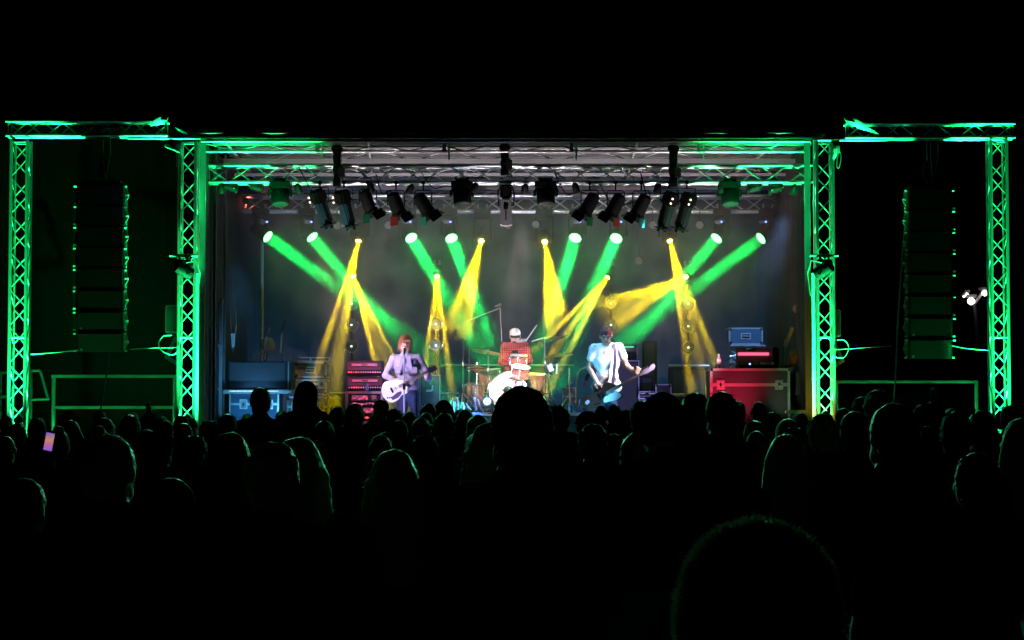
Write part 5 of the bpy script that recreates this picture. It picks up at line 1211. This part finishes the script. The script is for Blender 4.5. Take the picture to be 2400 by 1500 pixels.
P = hp(hd, Mh, [ell((0, -.02, .032), (.09, .112, .1), .02), ell((0, -.06, -.05), (.08, .06, .06), .03), ('ell', ((0, .13, -.045), (.075, .09, .085)), -.001, 0)])
me = sdf_mesh("hair", P, [HDK], .0075, .004, 80); put("hair", strands(me, 600, .03, .003, HDK, 6, .1), bs)
face_bits(bs, hd, Mh)
STRAP = mat("strap_leather", (.02, .012, .035), .6)
MB().tube([L(1438, 806, -.03), L(1440, 812, -.1), L(1440, 835, -.165), L(1438, 870, -.175), L(1436, 905, -.2)], .004, 6).build("strap_seam", STRAP, bs)
vs = []; pp = [L(1437, 803, .0), L(1438, 808, -.08), L(1440, 825, -.15), L(1440, 850, -.172), L(1437, 880, -.178), L(1434, 905, -.2)]
for q in pp: vs += [q + Vector((-.021, -.006, 0)), q + Vector((.021, -.006, 0)), q + Vector((.021, .006, 0)), q + Vector((-.021, .006, 0))]
fs = [(4 * i + j, 4 * i + (j + 1) % 4, 4 * i + 4 + (j + 1) % 4, 4 * i + 4 + j) for i in range(len(pp) - 1) for j in range(4)]
MB().add(vs, fs).build("guitar_strap", STRAP, bs)
pp = [L(1380, 875, .12), L(1374, 890, .05), L(1368, 908, -.12)]; vs = []
for q in pp: vs += [q + Vector((-.03, -.006, 0)), q + Vector((.03, -.006, 0)), q + Vector((.03, .006, 0)), q + Vector((-.03, .006, 0))]
MB().add(vs, [(4 * i + j, 4 * i + (j + 1) % 4, 4 * i + 4 + (j + 1) % 4, 4 * i + 4 + j) for i in range(2) for j in range(4)]).build("strap_end", STRAP, bs)
tb = ring([(.2, .03), (.14, .12), (.08, .165), (.02, .15), (-.06, .09), (-.16, .1), (-.3, .15), (-.4, .12), (-.42, .0), (-.38, -.1), (-.28, -.14), (-.16, -.12), (-.02, -.15), (.12, -.19), (.22, -.16), (.2, -.09), (.1, -.04)], 5)
gl_ = W(1421, 922, D - .34)
MAH = mat("dark_mahogany", (.05, .018, .014), .25, 0, .3, 12)
guitar("dark winged bass guitar with a white pickguard held by the bassist", gl_, R(29), R(-6), tb, MAH, "bass guitar", .9, .66,
       [("pickguard", ring([(.2, -.15), (.1, -.175), (-.02, -.14), (-.1, -.11), (-.05, -.04), (.1, -.045), (.18, -.09)], 4), WHITEP), ("emblem", ring([(-.37, .04), (-.31, .055), (-.3, .01), (-.36, -.01)], 3), mat("pink_emblem", (.6, .3, .35), .4))],
       [(0, -.024), (.06, -.04), (.2, -.035), (.25, .0), (.25, .045), (.2, .05), (.17, .03), (.06, .04), (0, .024)], 4)

# --- drummer
D = 34.4
dr = perf("drummer in a red checked shirt and white-fronted cap sitting behind the amber drums", 1206, D, RIS)
def L(px, py, dy=0.): q = W(px, py, D); return Vector((q.x - dr.location.x, dy, q.z - RIS))
hd = L(1207, 787); Mh = Matrix.Rotation(R(14), 4, 'X') @ Matrix.Rotation(R(182), 4, 'Z')
sl, sr = L(1183, 812), L(1231, 812); el, er = L(1176, 848, -.02), L(1241, 846, -.02); wl, wr = L(1196, 856, -.26), L(1226, 856, -.28)
P = head_prims(hd, Mh) + [cap(L(1207, 815), L(1207, 797), .056, .053, .03), ell(L(1207, 835), (.15, .11, .2), .04), ell(L(1207, 880), (.17, .14, .13), .04)]
P += [cap(sl, el, .045, .04, .02), cap(el, wl, .037, .026, .015), cap(sr, er, .045, .04, .02), cap(er, wr, .037, .026, .015)] + hand_prims(wl, (.5, -.8, -.1), (0, 0, -1), (.8, .4, 0), .9) + hand_prims(wr, (-.3, -.8, -.1), (0, 0, -1), (-.8, .4, 0), .9)
for sx in (-1, 1): P += [cap(L(1207 + sx * 12, 885), L(1207 + sx * 32, 890, -.42), .08, .062, .03), cap(L(1207 + sx * 32, 890, -.42), L(1207 + sx * 30, 958, -.4), .058, .04, .02), cap(L(1207 + sx * 30, 960, -.38), L(1207 + sx * 31, 961, -.55), .04, .034, .02)]
part("body", P, SKIN, dr)
mm = mat("red_checked_shirt", (.7, .06, .07), .85, 0, .1, 8)
nt = mm.node_tree; b_ = nt.nodes["Principled BSDF"]; src = b_.inputs["Base Color"].links[0].from_socket
tc = nt.nodes.new("ShaderNodeTexCoord"); bands = []
for ax_ in ('X', 'Z'):
    wv = nt.nodes.new("ShaderNodeTexWave"); wv.bands_direction = ax_; wv.inputs["Scale"].default_value = 9; nt.links.new(tc.outputs["Object"], wv.inputs["Vector"])
    th = nt.nodes.new("ShaderNodeMath"); th.operation = 'GREATER_THAN'; th.inputs[1].default_value = .78; nt.links.new(wv.outputs["Fac"], th.inputs[0]); bands.append(th)
mxm = nt.nodes.new("ShaderNodeMath"); mxm.operation = 'MAXIMUM'; nt.links.new(bands[0].outputs[0], mxm.inputs[0]); nt.links.new(bands[1].outputs[0], mxm.inputs[1])
mc = nt.nodes.new("ShaderNodeMix"); mc.data_type = 'RGBA'; nt.links.new(mxm.outputs[0], mc.inputs[0]); nt.links.new(src, mc.inputs[6]); mc.inputs[7].default_value = (.06, .01, .012, 1); nt.links.new(mc.outputs[2], b_.inputs["Base Color"])
P = [ell(L(1207, 836), (.18, .13, .19), .05), cap(sl + Vector((.02, 0, .0)), sr - Vector((.02, 0, .0)), .07, .07, .06), ell(L(1207, 868), (.17, .13, .12), .05), cap(sl, el, .065, .056, .03), cap(el, el.lerp(wl, .8), .054, .042, .02), cap(sr, er, .065, .056, .03), cap(er, er.lerp(wr, .8), .054, .042, .02)]
sh = part("checked_shirt", P, mm, dr, .009, .003, 40)
MB().prism([(-.05, .1), (.05, .1), (.035, -.13), (-.035, -.13)], -.142, -.12, T(L(1207, 836))).build("undershirt", BLACK, sh, False)
P = []
for sx in (-1, 1): P += [cap(L(1207 + sx * 12, 885), L(1207 + sx * 32, 890, -.42), .095, .075, .03), cap(L(1207 + sx * 32, 890, -.42), L(1207 + sx * 30, 955, -.4), .07, .052, .02)]
part("jeans", P + [ell(L(1207, 886), (.18, .15, .12), .03)], JEANS, dr)
CAPW = mat("white_cap_front", (.8, .78, .76), .8, 0, .05, 10)
P = hp(hd, Mh, [ell((0, .0, .045), (.092, .112, .082), .01), ('box', ((0, 0, -.09), (.2, .2, .1)), -.001, 0)]); part("cap_crown", P, CAPW, dr, .007)
P = hp(hd, Mh, [('box', ((0, .13, .012), (.075, .065, .008)), .02, 0), ell((0, .07, .014), (.08, .05, .012), .02)]); part("cap_peak", P, BLACK, dr, .006)
P = hp(hd, Mh, [ell((0, .055, -.085), (.06, .05, .04), .02), ell((0, -.05, -.03), (.084, .06, .07), .03)]); part("beard_and_hair", P, mat("dark_beard", (.06, .03, .02), .7, 0, .3, 60, .4), dr, .007, .003, 80)
t = thing("drum_stool", "round black stool under the drummer", "stool", (dr.location.x, D + .02, RIS)); zs = L(0, 905).z
MB().lathe([(.17, zs - .1), (.18, zs - .06), (.16, zs - .02)], n=20).build("seat", BLACK, t); MB().cyl((0, 0, 0), (0, 0, zs - .1), .03, 10).build("post", CHROME, t)
for a_, b_, l in ((wl, L(1222, 862, -.5), "left"), (wr, L(1236, 866, -.5), "right")):
    o = MB().cyl(Vector((0, 0, 0)), (b_ - a_) * 1.15, .007, 6).build("drumstick", mat("hickory", (.55, .38, .2), .5)); o.location = dr.location + a_ - (b_ - a_) * .15 + Vector((0, -.06, 0)); tag(o, f"wooden drumstick over the drum skin, the {l} one in the picture", "drumstick", "drumsticks in the drummer's hands")

# --- technician in profile at the right
D = 32.1
te = perf("technician with cropped grey hair in a dark hoodie standing behind the large flight case", 1868, D, FLOOR)
def L(px, py, dy=0.): q = W(px, py, D); return Vector((q.x - te.location.x, dy, q.z - FLOOR))
hd = L(1862, 836); Mh = Matrix.Rotation(R(14), 4, 'Y') @ Matrix.Rotation(R(100), 4, 'Z')
Mh = Matrix.Rotation(R(-10), 4, 'Y') @ Matrix.Rotation(R(105), 4, 'Z')
P = head_prims(hd, Mh, 1.03) + [cap(L(1872, 862), L(1866, 845), .06, .058, .03), ell(L(1874, 900), (.15, .2, .24), .05)]
sl, sr = L(1868, 878, -.17), L(1876, 878, .17); el, er = L(1866, 915, -.2), L(1874, 915, .2); wl, wr = L(1848, 930, -.16), L(1850, 932, .1)
P += [cap(sl, el, .045, .04), cap(el, wl, .038, .027), cap(sr, er, .045, .04), cap(er, wr, .038, .027)] + hand_prims(wl, (-.9, 0, -.2), (0, 0, -1), (0, .9, 0), .4) + hand_prims(wr, (-.9, 0, -.2), (0, 0, -1), (0, -.9, 0), .4)
for sy in (-.1, .1): P += [cap(L(1877, 945, sy), L(1875, 1000, sy), .08, .06, .03), cap(L(1875, 1000, sy), L(1877, 1045, sy), .058, .04, .02), cap(L(1880, 1050, sy), L(1857, 1050, sy), .045, .036, .02)]
part("body", P, SKIN, te)
HOOD = mat("dark_green_hoodie", (.035, .05, .035), .9, 0, .25, 14, .5)
P = [ell(L(1875, 895), (.17, .22, .22), .05), cap(sl, sr, .08, .08, .06), ell(L(1877, 935), (.165, .19, .17), .05), cap(L(1880, 868), L(1886, 862), .1, .09, .05), cap(sl, el, .07, .062, .03), cap(el, el.lerp(wl, .85), .058, .046, .02), cap(sr, er, .07, .062, .03), cap(er, er.lerp(wr, .85), .058, .046, .02)]
hj = part("hoodie", P, HOOD, te, .009, .004, 30)
for dx in (0, 5): MB().tube([L(1857 + dx, 857, -.1), L(1856 + dx, 870, -.16), L(1853 + dx, 884, -.2)], .005, 6).build("drawstring", WHITEP, hj)
P = []
for sy in (-.1, .1): P += [cap(L(1877, 940, sy), L(1875, 1000, sy), .1, .078, .03), cap(L(1875, 1000, sy), L(1877, 1042, sy), .075, .058, .02)]
part("trousers", P, BLACK, te)
P = hp(hd, Mh, [ell((0, -.02, .02), (.087, .108, .102), .01), ell((0, -.06, -.045), (.08, .055, .05), .02), ('ell', ((0, .13, -.03), (.1, .1, .1)), -.001, 0)])
part("cropped_hair", P, mat("grey_cropped_hair", (.22, .19, .16), .8, 0, .3, 80, .4), te, .008, .002, 90)
face_bits(te, hd, Mh)

# ------------------------------------------------------------------ band lighting
S0 = Vector((W(950, 900, 32).x, 32., FLOOR)); B0 = Vector((W(1420, 900, 31.5).x, 31.5, FLOOR)); K0 = Vector((W(1195, 900, 33.6).x, 33.6, RIS))
wash(870, 444, DL1 - .25, S0 + Vector((0, -.1, 1.2)), (.85, .72, 1.), 1664, 15, "small wash lamp in the front truss between the first two short lamps")
wash(1110, 444, DL1 - .25, S0 + Vector((-.3, 0, 1.3)), (1, .12, .12), 1500, 12, "small wash lamp beside the left centre moving head")
wash(1300, 446, DL1 - .25, B0 + Vector((0, -.1, 1.2)), (.15, .5, 1.), 832, 15, "small blue wash lamp right of the right centre moving head")
wash(1540, 446, DL1 - .25, B0 + Vector((.1, -.1, 1.25)), (1., .8, .95), 1984, 14, "small wash lamp beside the right profile spots")
wash(1230, 446, DL1 - .2, K0 + Vector((0, -.2, .45)), (1, .8, .82), 1344, 17, "small wash lamp near the middle hoist aimed at the drums")
wash(700, 446, DL1 - .25, W(855, 900, 33.), (1, .12, .35), 1056, 14, "small red wash lamp left of the left profile spots, aimed at the amplifiers")
wash(1690, 446, DL1 - .25, W(1712, 910, 31.6), (1, .03, .1), 1344, 13, "small red wash lamp left of the right end moving head")
wash(520, 446, DL1 - .3, W(600, 930, 32.3), (.1, .45, 1), 832, 17, "small blue wash lamp at the far left end of the front truss")
wash(960, 446, DL1 - .25, W(735, 890, 33.4), (1, .8, .45), 416, 14, "small amber wash lamp left of the third black lamp from the centre")
wash(1860, 446, DL1 - .25, W(1750, 800, 33.6), (.2, .45, 1), 640, 22, "small blue wash lamp at the far right end of the front truss")
wash(1350, 444, DL1 - .25, W(1475, 930, 32.9), (.4, .25, 1), 832, 13, "small violet wash lamp between the right centre black lamps")
def added_footlight(x, tgt, col, power, cone, label, y=30.45):  # unseen lamps added to brighten the roof, the band and the gear
    t = thing("added_footlight", label, "stage light", (x, y, FLOOR + .02), 0, "added footlights at the stage lip")
    d = Vector(tgt) - Vector((x, y, FLOOR + .1))
    MB().lathe([(.05, -.1), (.07, .0), (.065, .05)], n=16).build("can", BLACK, t, True, T(0, 0, .1) @ aim(d)); MB().lathe([(.06, .045), (.001, .055)], n=16).build("lens", LENS, t, True, T(0, 0, .1) @ aim(d))
    light('SPOT', Vector((x, y, FLOOR + .12)) + d.normalized() * .08, tgt, col, power, t, cone=cone, blend=1, name="added_foot_lamp")
for i, x in enumerate((-2.3, 0.1, 2.5)):
    added_footlight(x, (x, 32.7, 5.5), (1, .86, .9), 900, 62, f"added low white lamp at the stage lip tilted up at the roof, {('left', 'middle', 'right')[i]} of three")
added_footlight(W(1700, 0, 30.6).x, W(1705, 900, 31.6), (1, .03, .1), 230, 62, "added low red lamp at the stage lip before the large flight case", 30.6)
added_footlight(W(860, 0, 30.6).x, W(955, 860, 32), (.55, .45, 1), 220, 58, "added low violet lamp at the stage lip left of the singer")
added_footlight(W(1370, 0, 30.6).x, W(1415, 860, 31.5), (.15, .6, 1), 130, 44, "added low cyan lamp at the stage lip left of the bassist")
added_footlight(W(1560, 0, 30.6).x, W(1475, 930, 32.5), (.4, .3, 1), 90, 44, "added low violet lamp at the stage lip right of the bassist")
added_footlight(W(620, 0, 30.6).x, W(600, 900, 32.3), (.1, .5, 1), 150, 50, "added low blue lamp at the stage lip before the blue flight case")
added_footlight(W(1800, 0, 30.7).x, W(1868, 850, 32.1), (.8, 1, .6), 22, 40, "added dim lamp at the stage lip before the technician", 30.7)
added_footlight(W(1180, 0, 31).x, W(1195, 840, 33.8), (1, .5, .5), 280, 40, "added low pink lamp on the stage floor before the platform", 31.6)
# blue floor washes behind the band colour the back cloth
for i, px in enumerate((640, 960, 1330, 1500, 1740)):
    p = W(px, 1010, 36.6); t = thing("floor_wash", f"blue floor wash lamp standing before the back cloth, number {'one two three four five'.split()[i]} from the left", "stage light", (p.x, 36.4, FLOOR), 0, "blue floor wash lamps before the back cloth")
    MB().box((0, 0, .08), (.3, .14, .14), bev=.02).build("housing", BLACK, t); MB().box((0, .03, .155), (.26, .1, .01)).build("lens", LENS, t, False)
    light('SPOT', (p.x, 36.4, FLOOR + .18), (p.x + .1, DBK, FLOOR + 2.2), (.03, .19, .5), 240 if i not in (1, 2) else 230, t, cone=120, blend=1, name="back_wash")
q = W(575, 470, DL2 - .2); t = thing("red_lamp", "small red lamp at the left end of the rear truss colouring the back cloth", "stage light", tuple(q)); MB().lathe([(.03, -.08), (.05, 0), (.05, .05)], n=14).build("can", BLACK, t, True, aim((.1, 1, -.1)))
light('SPOT', q + Vector((0, .1, 0)), W(610, 490, DBK), (1, .08, .05), 45, t, cone=50, blend=.9, name="red_back_light")
# ------------------------------------------------------------------ the crowd
SP = [
 (14, 1030, 44, 'short', 'down', "short-haired spectator at the left frame edge, in front of the outer tower"),
 (-2, 1085, 62, 'short', 'down', "green-rimmed head cut by the left frame edge, lower than its neighbours"),
 (42, 994, 48, 'messy', 'down', "spectator with tousled hair just below the outer left tower"),
 (88, 980, 44, 'short', 'down', "spectator right of the foot of the outer left tower"),
 (164, 984, 56, 'long', 'down', "long-haired spectator below the left end of the left railing"),
 (108, 1054, 50, 'short', 'phone', "spectator holding up a phone with a violet glowing screen"),
 (243, 985, 62, 'messy', 'down', "spectator below the loose cable of the left speakers"),
 (306, 972, 52, 'short', 'down', "smooth dark head before the middle of the left railing"),
 (350, 970, 36, 'beanie', 'down', "square-topped hat between the left railing and the raised arm"),
 (390, 985, 36, 'short', 'up_left', "spectator raising one arm beside the left stage corner tower"),
 (372, 1007, 76, 'cap', 'down', "capped head with pale rim in front of the raised arm"),
 (425, 974, 40, 'short', 'down', "small head directly below the left stage corner tower"),
 (430, 992, 52, 'short', 'down', "green-lit head one row before the foot of the left corner tower"),
 (258, 1018, 138, 'short', 'down', "large dark head in the near left crowd, below the speaker cable"),
 (492, 986, 46, 'curly', 'down', "curly head right of the left corner tower"),
 (535, 970, 46, 'short', 'down', "head in front of the dark box at the left corner"),
 (541, 1013, 98, 'long', 'down', "wide long-haired silhouette below the blue flight case"),
 (610, 908, 44, 'short', 'down', "slim silhouette with short hair rising before the blue flight case"),
 (719, 890, 42, 'hood', 'down', "tallest silhouette on the left, in a hood before the grey cases"),
 (790, 953, 38, 'short', 'down', "head between the hooded man and the pink rack"),
 (832, 950, 46, 'messy', 'down', "tousled head right in front of the pink-framed rack"),
 (893, 936, 30, 'cap', 'down', "narrow capped head at the right edge of the pink rack"),
 (925, 957, 30, 'short', 'down', "small head just left of the singer's legs"),
 (960, 965, 40, 'short', 'down', "head directly below the singer's knees"),
 (1003, 945, 38, 'short', 'down', "head right of the singer's legs, before the tall cabinet"),
 (1040, 941, 32, 'beanie', 'down', "round hatted head left of the water bottles"),
 (999, 963, 40, 'bald', 'down', "pale-rimmed bald head one row before the singer's cabinet"),
 (987, 979, 50, 'short', 'down', "grey-rimmed head two rows below the singer"),
 (1041, 972, 50, 'messy', 'down', "tousled head below the round hatted one, left of the bottles"),
 (935, 984, 46, 'short', 'down', "dark head below and left of the singer, second row"),
 (915, 978, 32, 'cap', 'down', "small pale-rimmed cap below the singer's guitar"),
 (1090, 960, 44, 'long', 'down', "blue-rimmed long-haired head below the platform edge"),
 (1120, 972, 60, 'short', 'down', "bluish dark head beside the blue floor light"),
 (850, 1014, 50, 'cap', 'down', "capped head in the gap left of centre, below the rack"),
 (905, 1012, 46, 'short', 'down', "half-hidden head right of the capped one, below the singer"),
 (760, 985, 54, 'ponytail', 'down', "ponytailed head below the hooded man"),
 (700, 1024, 128, 'long', 'down', "near woman with long green-rimmed hair spreading to the right"),
 (640, 1048, 150, 'messy', 'down', "near tousled head overlapping the woman with long rimmed hair"),
 (922, 1053, 128, 'long', 'down', "near long-haired head left of the centre, below the singer"),
 (1150, 990, 112, 'long', 'down', "woman with green-edged hair left of the big central head"),
 (1220, 905, 150, 'short', 'down', "big dark head in the middle covering the bass drum"),
 (1310, 950, 42, 'curly', 'down', "curly head right of the big central head"),
 (1378, 962, 58, 'cap', 'down', "low capped head between the drink can and the bassist"),
 (1408, 947, 34, 'bald', 'down', "small green-tinged head under the bassist's bass"),
 (1439, 948, 30, 'short', 'down', "small green-tinged head right of the bassist's legs"),
 (1468, 960, 28, 'short', 'down', "tiny far head below the purple bass cabinet"),
 (1503, 939, 50, 'short', 'down', "head peeping out left of the wide dome before the bass cabinet"),
 (1552, 930, 104, 'beanie', 'down', "wide dome-shaped hatted head right of the bassist"),
 (1629, 920, 72, 'short', 'down', "dark head left of the pair before the red case"),
 (1690, 918, 76, 'short', 'down', "dark head before the red end of the large flight case"),
 (1728, 944, 40, 'messy', 'down', "small head half hidden right of the pair before the red case"),
 (1778, 938, 38, 'bald', 'down', "light-rimmed bald head before the middle of the large flight case"),
 (1812, 966, 42, 'curly', 'down', "curly head below the case handle"),
 (1846, 979, 58, 'hood', 'down', "hooded outline with thin green rim below the case corner"),
 (1877, 967, 36, 'short', 'down', "head below the pale step at the right corner"),
 (1928, 976, 76, 'messy', 'down', "tousled green-lit head at the foot of the right corner tower"),
 (1976, 956, 40, 'short', 'down', "head just right of the right corner tower"),
 (2018, 930, 44, 'short', 'down', "left head of the tall couple under the right speakers"),
 (2056, 920, 58, 'messy', 'down', "taller tousled head of the couple under the right speakers"),
 (2003, 964, 74, 'short', 'down', "head in front of the couple, nearer and lower, right of the corner tower"),
 (2092, 945, 118, 'short', 'down', "large near head before the van"),
 (2160, 948, 44, 'ponytail', 'down', "ponytailed head before the van's left half"),
 (2188, 943, 46, 'curly', 'down', "curly head before the van's right half"),
 (2230, 957, 38, 'short', 'up_left', "spectator with a raised hand before the right railing"),
 (2264, 943, 42, 'cap', 'down', "yellow-rimmed cap near the end of the right railing"),
 (2240, 965, 80, 'short', 'down', "wide dark head in front of the raised hand"),
 (2300, 962, 74, 'short', 'down', "green-lit head left of the outer right tower's foot"),
 (2367, 950, 48, 'short', 'down', "head right of the outer right tower"),
 (2392, 980, 92, 'long', 'down', "long green-edged hair at the right frame edge"),
 (1840, 1018, 92, 'long', 'down', "long-haired outline below the hooded one on the right"),
 (1768, 986, 60, 'short', 'down', "dim head below the bald one, before the large flight case"),
 (2120, 1020, 110, 'ponytail', 'down', "dim near head below the large head before the van"),
 (1500, 1010, 100, 'short', 'down', "dim near head below the dome-shaped hat"),
 (1390, 1000, 80, 'messy', 'down', "dim tousled head below the bassist"),
 (60, 1120, 120, 'short', 'down', "dim near head in the lower left dark"),
 (2290, 1060, 130, 'short', 'down', "dim near head in the lower right dark"),
 (400, 1120, 150, 'short', 'down', "dim near head left of the tousled near one"),
]
for px, top, wd, hr, ar, lab in SP:
    o = person(px, top, wd, hr, ar, lab, **(dict(D=15.2, yaw=0) if ar == "phone" else {}))
    if px in (700, 922, 1150, 640, 2392, 1928, 987, 1846, 150, 2056, 1840, 258): fair(o.children[0])
# far rows close to the stage, glimpsed between the named heads
MARK = ["at the left frame edge", "under the folded gate", "where the left railing begins", "under the left part of the left railing", "under the dangling speaker cable", "under the middle of the left railing",
        "left of the left corner tower", "at the right edge of the left corner tower", "below the left lifting mast", "below the left half of the blue case", "below the right half of the blue case", "below the grey case stack",
        "left of the pink rack", "below the pink rack", "left of the singer", "right of the singer", "below the white water bottles", "below the left end of the platform", "", "right of the big central head", "left of the bassist",
        "below the bassist", "below the violet bass cabinet", "below the small pink case", "below the right lamp tower", "left of the red lit case", "below the middle of the red lit case", "below the right end of the red lit case",
        "below the technician", "at the right corner tower", "right of the right corner tower", "below the right speakers", "below the van", "under the right railing's end", "left of the outer right tower", "at the right frame edge"]
HW = dict(short="short-haired", messy="tousled", curly="curly", long="long-haired", bun="bun-topped", ponytail="ponytailed", bald="bald", cap="capped", beanie="hatted")
rr = random.Random(21); kinds = list(HW)
def mark(px): return MARK[min(len(MARK) - 1, max(0, int(px / 68.6)))]
for i in range(34):
    px = 20 + i * 71 + rr.uniform(-8, 8); k = rr.choice(kinds)
    if 1140 < px < 1300: continue
    person(px, 962 + rr.uniform(0, 14), 34, k, 'down', f"{HW[k]} dark head in the farthest row, {mark(px)}", group="farthest row of heads before the stage")
for i in range(22):
    px = 30 + i * 108 + rr.uniform(-20, 20); k = rr.choice(kinds)
    if 1120 < px < 1330 or 560 < px < 780: continue
    person(px, 1000 + rr.uniform(0, 22), 62, k, 'down', f"{HW[k]} unlit head in the middle rows, {mark(px)}", group="unlit heads in the middle of the crowd")
# the giant head close to the camera
o = person(1775, 1252, 430, 'messy', 'down', "closest spectator, huge dim head with a thin green rim at the lower right", yaw=-8, D=2.08)
h = o.children[0]; P, (na, nf) = hair_prims('messy'); h.data = strands(sdf_mesh("hair", P, [HAIRS], .006, .005, 40), 30000, .015, .0014, mat("dusty_blond_hair", (.55, .48, .36), .6, 0, .2, 60, .3), 11, .25)
# phone in the raised hand on the left
D = 15.05; p = W(118, 1018, D); t = thing("phone", "phone with a violet and orange glowing screen held up in the left crowd", "phone", tuple(p))
t.scale = (.9, .9, .9)
Mx = Matrix.Rotation(R(24), 4, 'Z') @ Matrix.Rotation(R(12), 4, 'Y') @ Matrix.Rotation(R(-8), 4, 'X'); MB().box((0, 0, -.06), (.075, .009, .155), Mx, bev=.003).build("case", BLACKG, t)
sm = bpy.data.materials.new("phone_screen"); sm.use_nodes = True; nt = sm.node_tree; b_ = nt.nodes["Principled BSDF"]; tc = nt.nodes.new("ShaderNodeTexCoord"); sx = nt.nodes.new("ShaderNodeSeparateXYZ"); cr = nt.nodes.new("ShaderNodeValToRGB")
nt.links.new(tc.outputs["Generated"], sx.inputs[0]); nt.links.new(sx.outputs["Z"], cr.inputs[0]); nt.links.new(cr.outputs[0], b_.inputs["Emission Color"]); b_.inputs["Emission Strength"].default_value = .6; b_.inputs["Base Color"].default_value = (.02, .02, .02, 1)
e = cr.color_ramp.elements; e[0].color = (.3, .2, 1, 1); e[1].color = (.25, .15, .9, 1); k = e.new(.35); k.color = (.8, .2, .6, 1); k = e.new(.6); k.color = (.9, .4, .15, 1)
MB().box((0, -.006, -.06), (.066, .003, .14), Mx).build("screen", sm, t, False)
